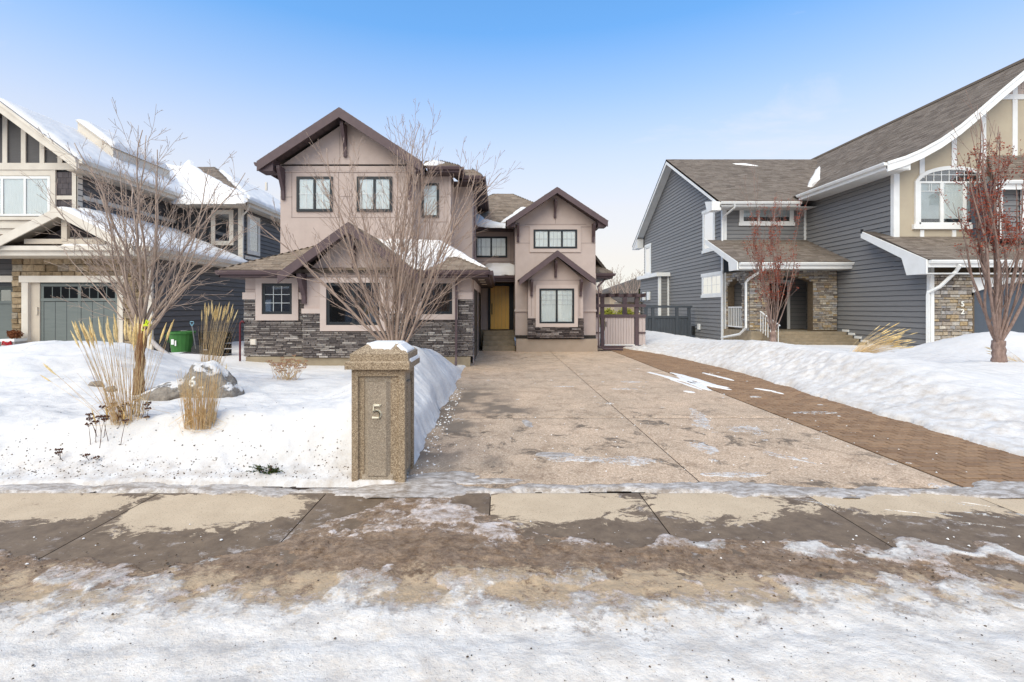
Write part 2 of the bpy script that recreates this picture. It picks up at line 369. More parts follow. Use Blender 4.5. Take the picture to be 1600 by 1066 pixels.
M['pillar_smooth']=aggregate('pillar_panel',[(0,(.17,.135,.10)),(.4,(.24,.20,.155)),(.8,(.29,.245,.195)),(1,(.37,.32,.25))],150,False,.9)

def walk_mat():
    m,nt,b,out=nmat('sidewalk_concrete')
    base=mixc(nt,rampn(nt,noise(nt,3,6,.65),[(.3,(0,0,0)),(.7,(1,1,1))]),(.545,.42,.29),(.45,.34,.23))
    n=math_(nt,'SUBTRACT',noise(nt,3.4,14,.76,(1,1.6,1),.7),.5)
    w=math_(nt,'ADD',attrv(nt,'wet'),math_(nt,'MULTIPLY',n,1.7))
    wm=rampn(nt,w,[(.49,(0,0,0)),(.53,(1,1,1))])
    wet=mixc(nt,rampn(nt,noise(nt,6,12,.78),[(.36,(0,0,0)),(.64,(1,1,1))]),(.10,.064,.037),(.20,.138,.086))
    fr_=rampn(nt,math_(nt,'ADD',noise(nt,5.5,13,.8,(1,1.3,1),.3),math_(nt,'MULTIPLY',noise(nt,1.1,2,.5),.25)),[(.69,(0,0,0)),(.76,(1,1,1))])
    wet=mixc(nt,math_(nt,'MULTIPLY',fr_,.65),wet,(.50,.44,.41))
    blot=rampn(nt,noise(nt,7,13,.82,None,.2),[(.60,(0,0,0)),(.64,(1,1,1))]); base=mixc(nt,math_(nt,'MULTIPLY',blot,.7),base,(.25,.17,.11))
    c=mixc(nt,wm,base,wet); c=mixc(nt,math_(nt,'MULTIPLY',rampn(nt,noise(nt,90,3,.6),[(.34,(1,1,1)),(.42,(0,0,0))]),.6),c,(.12,.09,.06))
    nt.links.new(c,b.inputs['Base Color'])
    nt.links.new(math_(nt,'SUBTRACT',.88,math_(nt,'MULTIPLY',wm,.25)),b.inputs['Roughness'])
    bump(nt,b,noise(nt,120,4,.6),.25,.003); return m
M['walk']=walk_mat()
def ice_mat():                  # packed road snow, stained ice and meltwater crust
    m,nt,b,out=nmat('ice_crust')
    s=attrv(nt,'snow'); t=attrv(nt,'tan'); wt=attrv(nt,'brown')
    nA=math_(nt,'SUBTRACT',noise(nt,4.2,14,.76,None,.15),.5)
    nB=math_(nt,'SUBTRACT',noise(nt,7.5,14,.80,None,.15),.5)
    nC=math_(nt,'SUBTRACT',noise(nt,34,8,.8,None,.15),.5)
    ice=mixc(nt,rampn(nt,noise(nt,9,14,.82,None,.15),[(.43,(0,0,0)),(.58,(1,1,1))]),(.27,.185,.125),(.62,.535,.495))
    br=rampn(nt,math_(nt,'ADD',wt,math_(nt,'ADD',math_(nt,'MULTIPLY',nB,2.4),math_(nt,'MULTIPLY',nC,1.2))),[(.44,(0,0,0)),(.60,(1,1,1))])
    dk=rampn(nt,noise(nt,13,12,.84,None,.15),[(.40,(.31,.21,.135)),(.50,(.20,.13,.08)),(.62,(.10,.055,.028))])
    c=mixc(nt,math_(nt,'MULTIPLY',br,.92),ice,dk)
    sm=rampn(nt,math_(nt,'ADD',s,math_(nt,'ADD',math_(nt,'MULTIPLY',nA,1.9),math_(nt,'MULTIPLY',nC,.9))),[(.36,(0,0,0)),(.60,(1,1,1))])
    snw=mixc(nt,rampn(nt,noise(nt,5,13,.75,(1,1.3,1),.15),[(.42,(0,0,0)),(.60,(1,1,1))]),(.72,.665,.615),(.56,.505,.458))
    snw=mixc(nt,math_(nt,'MULTIPLY',rampn(nt,noise(nt,6.5,13,.80,(1,1.3,1),.15),[(.55,(0,0,0)),(.65,(1,1,1))]),.5),snw,(.54,.435,.33))
    c=mixc(nt,sm,c,snw)
    tm=rampn(nt,math_(nt,'ADD',t,math_(nt,'MULTIPLY',nB,2.4)),[(.44,(0,0,0)),(.64,(1,1,1))])
    c=mixc(nt,math_(nt,'MULTIPLY',tm,.62),c,(.58,.43,.28))
    sp=rampn(nt,noise(nt,75,2,.6),[(.68,(0,0,0)),(.72,(1,1,1))]); c=mixc(nt,math_(nt,'MULTIPLY',sp,.85),c,(.13,.085,.06))
    nt.links.new(c,b.inputs['Base Color'])
    rr=rampn(nt,sm,[(0,(.5,.5,.5)),(1,(.9,.9,.9))]); nt.links.new(rr,b.inputs['Roughness'])
    b.inputs['Specular IOR Level'].default_value=.15
    h=math_(nt,'ADD',math_(nt,'ADD',noise(nt,11,9,.65,(1,1.5,1)),math_(nt,'MULTIPLY',noise(nt,70,5,.7),.3)),math_(nt,'MULTIPLY',sm,.25))
    bump(nt,b,h,.8,.025); return m
M['ice']=ice_mat()
def thin_ice():
    m,nt,b,out=nmat('grey_ice')
    c=mixc(nt,rampn(nt,noise(nt,9,12,.76,(1,2,1),.3),[(.42,(0,0,0)),(.60,(1,1,1))]),(.25,.20,.16),(.56,.51,.475))
    nt.links.new(c,b.inputs['Base Color']); b.inputs['Roughness'].default_value=.4; bump(nt,b,noise(nt,18,8,.7,(.7,2,1)),.5,.012); return m
M['grey_ice']=thin_ice()
def frost():
    m,nt,b,out=nmat('frost_film'); b.inputs['Base Color'].default_value=(.72,.68,.65,1); b.inputs['Roughness'].default_value=.7
    t=nt.nodes.new('ShaderNodeBsdfTransparent'); x=nt.nodes.new('ShaderNodeMixShader')
    f=rampn(nt,math_(nt,'ADD',noise(nt,14,10,.75,(1,1.4,1),.6),math_(nt,'MULTIPLY',noise(nt,3,2,.5),.35)),[(.60,(0,0,0)),(.76,(.72,.72,.72))])
    nt.links.new(f,x.inputs[0]); nt.links.new(t.outputs[0],x.inputs[1]); nt.links.new(b.outputs[0],x.inputs[2]); nt.links.new(x.outputs[0],out.inputs[0]); return m
M['frost']=frost()
# ------------------------------------------------------------------ building helpers
def interval(poly, v):
    xs=[]
    n=len(poly)
    for i in range(n):
        (a,b),(c,d)=poly[i],poly[(i+1)%n]
        if (b-v)*(d-v)<0 or (b==v and d!=v): xs.append(a+(c-a)*(v-b)/(d-b))
    return (min(xs),max(xs)) if len(xs)>=2 else None

UNIT={}
def unit_stone(k):
    if ('st',k) in UNIT: return UNIT[('st',k)]
    r=random.Random(100+k); b=MB(); j=lambda a:r.uniform(-a,a)
    P=[(0,0,0),(1,0,0),(1,1,0),(0,1,0)]
    mid=[(0+j(.02),0+j(.03),.7),(1+j(.02),0+j(.03),.7+j(.2)),(1+j(.02),1+j(.03),.7+j(.2)),(0+j(.02),1+j(.03),.7)]
    top=[(.04+abs(j(.04)),.12+j(.06),.9+j(.1)),(.95+j(.03),.10+j(.06),1+j(.12)),(.96+j(.03),.87+j(.06),.92+j(.12)),(.05+abs(j(.03)),.88+j(.06),1+j(.1))]
    b.v=[Vector(p) for p in P+mid+top]
    b.f=[(0,1,5,4),(1,2,6,5),(2,3,7,6),(3,0,4,7),(4,5,9,8),(5,6,10,9),(6,7,11,10),(7,4,8,11),(8,9,10,11)]
    UNIT[('st',k)]=b; return b
def unit_mesh(kind,k,m):
    key=(kind,k,m.name)
    if key not in UNIT:
        b=unit_stone(k) if kind=='st' else None
        if kind=='shingle':
            b=MB(); b.v=[Vector(p) for p in [(0,0,0),(1,0,0),(1,0,1),(0,0,1),(0,1.6,0.05),(1,1.6,0.05),(1,1.6,0.15),(0,1.6,0.15)]]
            b.f=[(0,1,2,3),(3,2,6,7),(0,3,7,4),(1,5,6,2)]
        if kind=='brick':
            b=MB().bbox(FLAT,0,1,0,1,0,1,.06)
        me=b.mesh(kind); me.materials.append(m); UNIT[key]=me
    return UNIT[key]

def stonework(root, fr, poly, m, mort, ch=(.035,.07), ln=(.12,.40), dep=(.02,.055), nparts=300, holes=(), name='stone', base=0.0, near=None):
    """stones laid in courses over a region; the biggest become parts, the rest one joined part"""
    vs=[p[1] for p in poly]; v=min(vs); top=max(vs); cells=[]
    while v<top-.012:
        h=min(U(*ch),top-v); I=interval(poly,min(v+h*.5,top-1e-4))
        if I:
            u=I[0]
            while u<I[1]-.01:
                w=U(*ln); 
                if I[1]-u-w<ln[0]*.6: w=I[1]-u
                a,b=u,min(u+w,I[1])
                segs=[(a,b)]
                for (h0,h1,g0,g1) in holes:
                    if g0<v+h*.5<g1:
                        ns=[]
                        for (p,q) in segs:
                            if q<=h0 or p>=h1: ns.append((p,q))
                            else:
                                if p<h0: ns.append((p,h0))
                                if q>h1: ns.append((h1,q))
                        segs=ns
                for p,q in segs:
                    if q-p>.02: cells.append((p,q,v,v+h,U(*dep)))
                u=b
        v+=h
    mo=MB()
    key=(lambda c:-(c[1]-c[0])*(c[3]-c[2])) if near is None else near
    cells.sort(key=key)
    g=.006; rest=MB()
    for i,(a,b,c,d,w) in enumerate(cells):
        k=random.randrange(6)
        gu=min(g,(b-a)*.1); gv=min(g,(d-c)*.1)
        if i<nparts: inst(name,unit_mesh('st',k,m),fr,a+gu,c+gv,base,b-a-2*gu,d-c-2*gv,w,root)
        else:
            s=unit_stone(k)
            rest.add([fr.P(a+gu+p.x*(b-a-2*gu),c+gv+p.y*(d-c-2*gv),base+p.z*w) for p in s.v], s.f)
    if rest.v: rest.build(name+'work',m,root,kind='stuff')
    return cells

def siding(root, fr, poly, m, pitch=.185, name='siding_board', holes=(), base=0, vr=None):
    v=min(p[1] for p in poly); top=max(p[1] for p in poly)
    if vr: v=vr
    while v<top-.01:
        t=min(v+pitch,top); e=1e-3
        I0=interval(poly,v+e); I1=interval(poly,t-e)
        if I0 and I1:
            segs=[(I0[0],I0[1],I1[0],I1[1])]
            for (h0,h1,g0,g1) in holes:
                if g0<(v+t)/2<g1:
                    ns=[]
                    for (p,q,r,s) in segs:
                        if q<=h0 or p>=h1: ns.append((p,q,r,s)); continue
                        if p<h0: ns.append((p,h0,r,h0))
                        if q>h1: ns.append((h1,q,h1,s))
                    segs=ns
            for (p,q,r,s) in segs:
                if q-p<.02: continue
                b=MB(); P=fr.P
                g_=.014
                b.add([P(p,v+g_,base),P(q,v+g_,base),P(s,t,base),P(r,t,base),P(p,v+g_,base+.036),P(q,v+g_,base+.036),P(s,t,base+.006),P(r,t,base+.006)],
                      [(0,3,2,1),(4,5,6,7),(0,1,5,4),(1,2,6,5),(2,3,7,6),(3,0,4,7)])
                b.build(name,m,root)
        v=t

def roof(root, pts, m, nparts=0, thick=.12, course=.14, tab=(.17,.36), deck=None, name='roof_slope', skip=False, hide=None):
    """one roof plane: pts in order, first edge along the eave; gives its frame for snow"""
    p=[Vector(q) for q in pts]; u=(p[1]-p[0]).normalized(); n=(p[1]-p[0]).cross(p[-1]-p[0]).normalized()
    if n.z<0: n=-n
    v=n.cross(u); 
    if (p[-1]-p[0]).dot(v)<0: v=-v
    fr=Fr(p[0],u,v,n); poly=[((q-p[0]).dot(u),(q-p[0]).dot(v)) for q in p]
    MB().prism(fr,poly,-thick,0).build(name,deck or M['deck'],root)
    top=max(q[1] for q in poly); y=-.03; cells=[]; 
    if skip: return fr,poly
    r=0
    while y<top-.02:
        mid=max(y+course*.5,.002)
        I=interval(poly,min(mid,top-.003))
        if I:
            a=I[0]-.02; 
            while a<I[1]+.02:
                w=U(*tab); b=min(a+w,I[1]+.02)
                if b-a>.03: cells.append((a,b,y))
                a=b
        y+=course; r+=1
    cells.sort(key=lambda c:(fr.P(c[0],c[2])-Vector((0,0,EYE))).length)
    rest=MB(); k=0
    for (a,b,y) in cells:
        th=U(.006,.016); vl=min(course, top-y-.0)
        if k<nparts: inst('shingle',unit_mesh('shingle',0,m),fr,a+.003,y+U(-.006,.006),.001,b-a-.006,course*.98 if y+course*1.6<top else max(.02,(top-y)/1.6),th,root); k+=1
        else:
            L=min(course*1.25,max(top-y,.03)); yy=y+U(-.006,.006)
            P=fr.P
            rest.add([P(a+.003,yy,.0),P(b-.003,yy,.0),P(b-.003,yy,th),P(a+.003,yy,th),P(b-.003,yy+L,.003),P(a+.003,yy+L,.003)],[(0,1,2,3),(3,2,4,5),(0,3,5),(1,4,2)])
    if rest.v: rest.build('shingle_courses' if nparts else 'shingles',m,root,kind='stuff')
    return fr,poly

def snow_on(root, fr, poly, thick=.10, s=.05, amp=.25, seed=0, name='snow_cover', base=.012, parent_thing=True, m=None, nf=1.6, edge=.18, **kw):
    us=[p[0] for p in poly]; vs_=[p[1] for p in poly]
    u=np.arange(min(us)-.1,max(us)+.1+s,s); v=np.arange(min(vs_)-.1,max(vs_)+.1+s,s); UU,VV=np.meshgrid(u,v)
    sd=np.full(UU.shape,1e9); n=len(poly)
    area=sum(poly[i][0]*poly[(i+1)%n][1]-poly[(i+1)%n][0]*poly[i][1] for i in range(n)); sg=1 if area>0 else -1
    inside=np.zeros(UU.shape,bool); dist=np.full(UU.shape,1e9)
    for i in range(n):
        (a,b),(c,d)=poly[i],poly[(i+1)%n]; L2=(c-a)**2+(d-b)**2+1e-9
        t=np.clip(((UU-a)*(c-a)+(VV-b)*(d-b))/L2,0,1); dist=np.minimum(dist,np.hypot(UU-a-t*(c-a),VV-b-t*(d-b)))
        cond=((b>VV)!=(d>VV)); 
        with np.errstate(divide='ignore',invalid='ignore'):
            xx=(c-a)*(VV-b)/((d-b) if d!=b else 1e-9)+a
        inside^=(cond&(UU<xx))
    sd=np.where(inside,dist,-dist)
    e=sd+(fbm(UU*nf,VV*nf,seed,5)-.5)*2*amp
    h=thick*np.sqrt(np.clip(e/edge,0,1))*(.75+.5*fbm(UU*2.5,VV*2.5,seed+5,3))
    h=np.where(e>0,h,-.02)+base
    keep=e>0
    X=fr.o.x+fr.u.x*UU+fr.v.x*VV+fr.n.x*h; Y=fr.o.y+fr.u.y*UU+fr.v.y*VV+fr.n.y*h; Z=fr.o.z+fr.u.z*UU+fr.v.z*VV+fr.n.z*h
    return grid_mesh(name,X,Y,Z,m or M['snowp'],keep,root,True,None,**kw)

def window(root, fr, u0,u1,v0,v1, fm, panes=1, fw=.06, pr=.035, curtain=None, glass=None, munt=None, surround=None, label=None, sill=None, div=None, mat_m=None):
    glass=glass or M['glass']
    b=MB(); m_=fw
    b.box(fr,u0,u1,v0,v0+m_,0,pr); b.box(fr,u0,u1,v1-m_,v1,0,pr); b.box(fr,u0,u0+m_,v0+m_,v1-m_,0,pr); b.box(fr,u1-m_,u1,v0+m_,v1-m_,0,pr)
    iu0,iu1=u0+m_,u1-m_; edges=[]
    ms=div or [iu0+(iu1-iu0)*k/panes for k in range(1,panes)]
    cuts=[iu0]+ms+[iu1]
    mw=fw*.45
    for c in ms: b.box(fr,c-mw,c+mw,v0+m_,v1-m_,.0,pr-.004)
    w=b.build('window',fm,root)
    if label: w['label']=label
    for i in range(len(cuts)-1):
        a=cuts[i]+(mw if i else 0); c=cuts[i+1]-(mw if i<len(cuts)-2 else 0)
        s=MB()                                                 # sash inside the frame
        t=.018
        p=MB().box(fr,a,c,v0+m_,v1-m_,pr*.55,pr*.55+.006).build('pane',glass,w)
        if curtain:
            cm,frac=curtain if isinstance(curtain,tuple) else (curtain,1)
            H=v1-v0-2*m_
            MB().box(fr,a+.012,c-.012,v1-m_-H*frac,v1-m_,.008,.014).build('blind',cm,w)
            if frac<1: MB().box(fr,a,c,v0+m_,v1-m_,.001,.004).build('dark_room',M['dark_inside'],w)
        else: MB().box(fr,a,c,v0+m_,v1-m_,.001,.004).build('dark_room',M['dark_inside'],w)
        if munt:
            nu,nv,f0=munt; mb=MB(); lo=v0+m_+(v1-v0-2*m_)*f0
            for k in range(1,nu): x=a+(c-a)*k/nu; mb.box(fr,x-.008,x+.008,lo,v1-m_,pr*.55+.007,pr*.55+.012)
            for k in range(0 if f0>0 else 1,nv): y=lo+(v1-m_-lo)*k/nv; mb.box(fr,a,c,y-.008,y+.008,pr*.55+.013,pr*.55+.017)
            mb.build('muntin',mat_m or M['white'] if mat_m is None else mat_m,w)
    if surround:
        sm,sw,sp=surround; s=MB()
        s.box(fr,u0-sw,u1+sw,v0-sw,v0,0,sp); s.box(fr,u0-sw,u1+sw,v1,v1+sw,0,sp); s.box(fr,u0-sw,u0,v0,v1,0,sp); s.box(fr,u1,u1+sw,v0,v1,0,sp)
        s.build('surround',sm,w)
    if sill: 
        MB().box(fr,u0-.12,u1+.12,v0-.16,v0-.05,0,pr+.05).build('sill',sill,w)
    return w

def rake(root, y, x0,z0,x1,z1,w,m,d=.05,name='rake_board'):
    """sloping fascia in a street-facing gable, its front face at y"""
    lo=w if not isinstance(w,tuple) else w[0]; hi=w if not isinstance(w,tuple) else w[1]
    MB().prism(front(y+d),[(x0,z0),(x1,z1),(x1,z1-hi),(x0,z0-lo)],0,d).build(name,m,root)
def box(root,name,m,x0,x1,y0,y1,z0,z1,**kw): return MB().box(FLAT,x0,x1,y0,y1,z0,z1).build(name,m,root,**kw)

def bracket(root, y, x, z, h, d, w=.10, m=None):     # knee brace under a gable
    m=m or M['plum']; f=side_r(x-w/2)
    MB().prism(f,[(y,z-h),(y,z),(y-d,z),(y-d,z-.10),(y-.10,z-h*.72),(y-.075,z-h)],0,w).build('bracket',m,root)
def gable(root, xc, half, ze, zp, yf, yb, m, nparts=0, fw=.22, fm=None, sm=None, snow=False, course=.14, trunc=None):
    """two slopes, rake fascias and their soffits; yf the front edge"""
    fm=fm or M['plum']; sm=sm or M['plum_soffit']
    L=roof(root,[(xc-half,yf,ze),(xc-half,yb,ze),(xc,yb,zp),(xc,yf,zp)],m,nparts,.05,course)
    Rr=roof(root,[(xc+half,yf,ze),(xc+half,yb,ze),(xc,yb,zp),(xc,yf,zp)],m,nparts,.05,course)
    g=.004
    rake(root,yf-.04,xc-half,ze-g,xc,zp-g,fw,fm,.04); rake(root,yf-.04,xc,zp-g,xc+half,ze-g,fw,fm,.04)
    return L,Rr
def soffit(root, xc, half, ze, zp, yf, yw, dz, m, lines=True):
    s=(zp-ze)/half
    for sgn in (-1,1):
        b=MB(); a0=xc+sgn*half; n=int(half*5)
        P=[(xc+sgn*half,ze-dz),(xc,zp-dz)]
        b.prism(front(yw),[(P[0][0],P[0][1]),(P[1][0],P[1][1]),(P[1][0],P[1][1]-.02),(P[0][0],P[0][1]-.02)],0,yw-yf)
        b.build('soffit',m,root)
        if lines:
            for k in range(1,n):
                t=k/n; x=P[0][0]+(P[1][0]-P[0][0])*t; z=P[0][1]+(P[1][1]-P[0][1])*t-.022
                MB().box(Fr((x,0,z),(1,0,0),(0,1,0),(0,0,-1)),-.012,.012,yf+.02,yw-.02,0,.015).build('soffit_rib',m,root)
def eave(root, axis, a0,a1, pos, z, m, gut=.11, out=-1, h=.18, name='gutter'):
    """fascia and gutter on a level eave. axis 'x': runs in X at Y=pos and looks to -Y; axis 'y': runs in Y at X=pos, looks to out*X"""
    fr=front(pos) if axis=='x' else (side_l(pos) if out<0 else side_r(pos))
    MB().box(fr,a0,a1,z-h,z-.01,-.03,0).build('fascia',m,root)
    MB().prism(Fr(fr.P(0,0,0),fr.n,fr.v,fr.u),[(0.002,z-.015),(gut,z-.005),(gut,z-.04),(gut*.75,z-.11),(0.002,z-.12)],a0,a1).build(name,m,root)
def downspout(root,pts,m,r=.04,name='downspout'):
    MB().tube(pts,r,4).build(name,m,root)
def text(root,s,size,loc,m,name='number',depth=.012,rot=(math.radians(90),0,0),sx=1.0,label=None):
    cu=bpy.data.curves.new('t','FONT'); cu.body=s; cu.size=size; cu.extrude=depth; cu.align_x='CENTER'; cu.align_y='CENTER'; cu.offset=size*.012
    t=bpy.data.objects.new('t',cu); col.objects.link(t); bpy.context.view_layer.update()
    me=bpy.data.meshes.new_from_object(t.evaluated_get(bpy.context.evaluated_depsgraph_get())); bpy.data.objects.remove(t)
    me.materials.clear(); me.materials.append(m)
    o=bpy.data.objects.new(name,me); col.objects.link(o); o.parent=root; o.location=Vector(loc)-wloc(root); o.rotation_euler=rot; o.scale=(sx,1,1)
    if label: o['label']=label
    return o

# ------------------------------------------------------------------ ground, road, sidewalk, driveway
def slopeZ(x): return x
ys=np.concatenate([np.linspace(-40,60,60),np.linspace(70,900,40)]); xs=np.linspace(-700,700,80)
XX,YY=np.meshgrid(xs,ys); grid_mesh('ground',XX,YY,np.full(XX.shape,-.09),M['snow'],None,None,kind='structure')

# sidewalk slabs
walk=thing('sidewalk',(0,3.7,0),None,None); walk['kind']='structure'
SJ=[-8.83,-7.37,-5.91,-4.45,-2.99,-1.52,-.075,1.23,2.68,4.12,5.57,7.03,8.5]
SW0,SW1=2.62,4.17
dry={-4.45:(-3.85,3.90,.85,.36),-2.99:(-2.32,3.82,.74,.40),-5.91:(-5.0,3.9,.9,.4),-.075:(.50,3.93,.72,.38),1.23:(1.85,3.97,.66,.36),2.68:(3.45,4.05,1.05,.36),4.12:(4.6,3.80,1.3,.50),5.57:(6.2,3.8,1,.6)}
for a,b in zip(SJ[:-1],SJ[1:]):
    x=np.arange(a+.004,b-.003,.03); x[-1]=b-.004; y=np.linspace(SW0,SW1,54); X,Y=np.meshgrid(x,y)
    if a in dry:
        cx,cy,rx,ry=dry[a]; r=np.sqrt(((X-cx)/rx)**2+((Y-cy)/ry)**2); w=np.clip(.5+(r-1)*.70+.12*np.exp(-(((X-cx-.25)/.3)**2)),-.4,1.5)
    else: w=np.full(X.shape,1.2)
    Z=(fbm(X*3,Y*3,4)-.5)*.003
    ex=np.minimum(np.minimum(X-a,b-X),np.minimum(Y-SW0,SW1-Y)); Z=Z-.008*np.exp(-(ex/.010)**2)
    X=X; 
    grid_mesh('slab',X,Y,Z,M['walk'],None,walk,True,{'wet':w})
MB().box(FLAT,-9,9,SW0-.3,SW1+.2,-.085,-.022).build('joint_bed',M['sand'],walk)

# driveway slabs
drv=thing('driveway',(1.7,10,0),None,None); drv['kind']='structure'
DX0,DXM,DX1=-.95,1.88,4.22
def arc_x(y):    # curving back right corner
    return np.where(y>15.0, DX1+.35*np.sin((y-15)/3.2*3.1), DX1+.0*y)
for (a,b) in ((DX0,DXM),(DXM,DX1)):
    for (c,d) in ((4.28,7.0),(7.0,10.6),(10.6,14.2),(14.2,17.72)):
        nx=int((b-a)/.06); ny=int((d-c)/.06); x=np.linspace(a+.005,b-.005,nx); y=np.linspace(c+.005,d-.005,ny); X,Y=np.meshgrid(x,y)
        wet=np.clip(1.25-abs(Y-5.4)/2.6,0,1)*np.clip(1.35-abs(X-1.2)/3.0,0,1)+np.exp(-((Y-15.3)/.5)**2-((X-1.6)/1.6)**2)*1.3+.18
        damp=np.clip(sst(.6,-.7,X+ (fbm(X*1.5,Y*1.2,3)-.5)*2.2)*sst(10.5,6.5,Y)*1.0,0,1)*.9+np.exp(-((Y-7.55)/.45)**2-((X-.1)/.55)**2)*.6+np.exp(-((Y-8.3)/1.2)**2-((X+.5)/.4)**2)*.8
        damp=np.clip(damp,0,1)*sst(.38,.62,fbm(X*3.5,Y*3.5,8,6))+.35*damp
        Z=(fbm(X*.8,Y*.8,4)-.5)*.006
        ex=np.minimum(np.minimum(X-a,b-X),np.minimum(Y-c,d-Y)); Z=Z-.012*np.exp(-(ex/.018)**2)
        grid_mesh('slab',X,Y,Z,M['driveway'],None,drv,True,{'wet':np.clip(wet*1.3,0,1),'damp':np.clip(damp,0,1)})
MB().box(FLAT,-1.0,4.25,4.2,18.4,-.085,-.022).build('joint_bed',M['sand'],drv)
# apron between the driveway and the gate
MB().box(FLAT,3.6,7.4,17.72,22,-.08,-.03).build('yard_path',M['walk'],None,kind='structure')

# brick paver strip
pav=thing('paver_path',(5,10,0),None,None); pav['kind']='structure'
PX0,PX1=4.235,5.95
MB().box(FLAT,PX0-.005,PX1+.3,4.28,19.2,-.085,-.018).build('joint_bed',M['sand'],pav)
cells=[]; y=4.3; r=0
while y<19.1:
    x=PX0-(.11 if r%2 else 0)
    while x<PX1+.25:
        a=max(x,PX0); b=min(x+.225,PX1+.25)
        if b-a>.04: cells.append((a,b,y))
        x+=.225
    y+=.1125; r+=1
rest=MB(); 
for i,(a,b,y) in enumerate(cells):
    z=-.004+U(-.002,.002)
    if i<300: inst('brick',unit_mesh('brick',0,M['paver']),FLAT,a+.006,y+.006,-.06,b-a-.012,.1005,.06+z,pav)
    else: rest.bbox(FLAT,a+.006,b-.006,y+.006,y+.1065,-.03,z,.005)
rest.build('brickwork',M['paver'],pav,kind='stuff')

# road snow and ice: one crust lying over the gutter, its edge ragged over the sidewalk
def crust(x0,x1,y0,y1,s):
    x=np.arange(x0,x1,s); y=np.arange(y0,y1,s); X,Y=np.meshgrid(x,y)
    edge=3.30+.16*np.sin(X*.9+1.0)+(fbm(X*1.5,Y*1.5,21,5)-.5)*.85+(fbm(X*6,Y*6,22,4)-.5)*.16
    edge=edge+.85*np.exp(-((X+.72)/.60)**2)+.16*np.exp(-((X+4.6)/1.0)**2)+.05*sst(1.2,2.6,X)-.12*np.exp(-((X-.35)/.5)**2)-.1*np.exp(-((X+2.4)/.5)**2)
    edge=np.where(X>3.3,edge-.10*(X-3.3),edge)
    e=edge-Y
    th=.011*np.sqrt(np.clip(e/.20,0,1))+.026*sst(.2,1.0,e)
    rel=(fbm(X*1.6,Y*2.4,31,6)-.5)*.07*sst(.15,1.2,e)+(fbm(X*9,Y*11,32,4)-.5)*.022*sst(.0,.5,e)
    rel=rel-.020*np.exp(-((Y-2.32-.05*np.sin(X*.8))/.09)**2)-.016*np.exp(-((Y-2.02+.04*np.sin(X*.6))/.08)**2)
    Z=np.where(e>0,th+rel*.8+.001,-.03)
    c=2.64-.10*np.exp(-((X-.3)/1.0)**2)+(fbm(X*1.1,Y*1.3,41,5)-.5)*.32+(fbm(X*4.1,Y*5.3,43,5)-.5)*.22
    snow=np.clip(.5+(c-Y)*1.05,-.2,1.4)
    tan=.40*np.exp(-((Y-c-.0)/.30)**2)+.08+.22*np.exp(-((X+3.6)/1.5)**2-((Y-2.95)/.14)**2)+.25*np.exp(-((X-.2)/1.2)**2-((Y-2.85)/.14)**2)
    brown=.30+.62*np.exp(-((Y-3.08)/.24)**2)*(1-.85*sst(1.1,2.4,X))*(.75+.5*fbm(X*1.1,Y,51))+.40*np.exp(-((Y-2.95)/.12)**2-((X-1.4)/1.1)**2)+.35*np.exp(-((X-.2)/.8)**2-((Y-2.95)/.2)**2)
    snow=snow+.5*np.exp(-((Y-3.40)/.08)**2-((X+1.9)/1.2)**2)+.45*np.exp(-((e-.07)/.07)**2)*(fbm(X*2.2,Y*2,57)*1.6-.3)+.34*np.exp(-((Y-3.2)/.25)**2)*sst(.9,2.4,X)+.25*np.exp(-((Y-3.25)/.12)**2-((X-.0)/.4)**2)+.2*np.exp(-((Y-3.7)/.35)**2-((X+.9)/.7)**2)
    # broken plates of crust with worn gaps between them
    zone=sst(2.45,2.75,Y)
    pf=fbm(X*2.3+.3*Y,Y*3.0,58,6)+.13*np.exp(-((Y-3.75)/.45)**2-((X+.75)/.8)**2)+.07*sst(.9,2.2,X)*np.exp(-((Y-3.12)/.2)**2)+.04*sst(-2,-3,X)*np.exp(-((Y-3.15)/.15)**2); plate=sst(.485,.515,pf+.10*(fbm(X*9,Y*9,59,3)-.5))
    pit=sst(.60,.63,fbm(X*4.5,Y*4.5,60,5))
    Z=Z+(.010*(plate-.5)-.008*pit)*zone*sst(0,.05,e)*(e>0)
    snow=snow+zone*(.26*plate-.17-.25*pit); brown=brown+zone*(.28*(1-plate)-.20*plate+.25*pit); tan=tan+.16*zone*(1-plate)*sst(3.1,2.7,Y)
    return X,Y,Z,e>-.01,{'snow':snow,'tan':tan,'brown':brown}
X,Y,Z,k,at=crust(-4.9,4.9,1.55,4.35,.0125)
grid_mesh('road_snow',X,Y,Z,M['ice'],k,None,True,at,kind='structure')
X,Y,Z,k,at=crust(-16,-4.89,1.55,4.2,.08); grid_mesh('road_edge',X,Y,Z,M['ice'],k,None,True,at,kind='structure')
X,Y,Z,k,at=crust(4.89,16,1.55,4.2,.08); grid_mesh('road_edge',X,Y,Z,M['ice'],k,None,True,at,kind='structure')
X,Y=np.meshgrid(np.arange(-30,30,.3),np.arange(-8,1.7,.15)); grid_mesh('road',X,Y,.0+(fbm(X*.7,Y*1.2,31,4)-.5)*.05,M['ice'],None,None,True,{'snow':np.full(X.shape,1.2),'tan':np.full(X.shape,.05),'brown':np.full(X.shape,0.)},kind='structure')

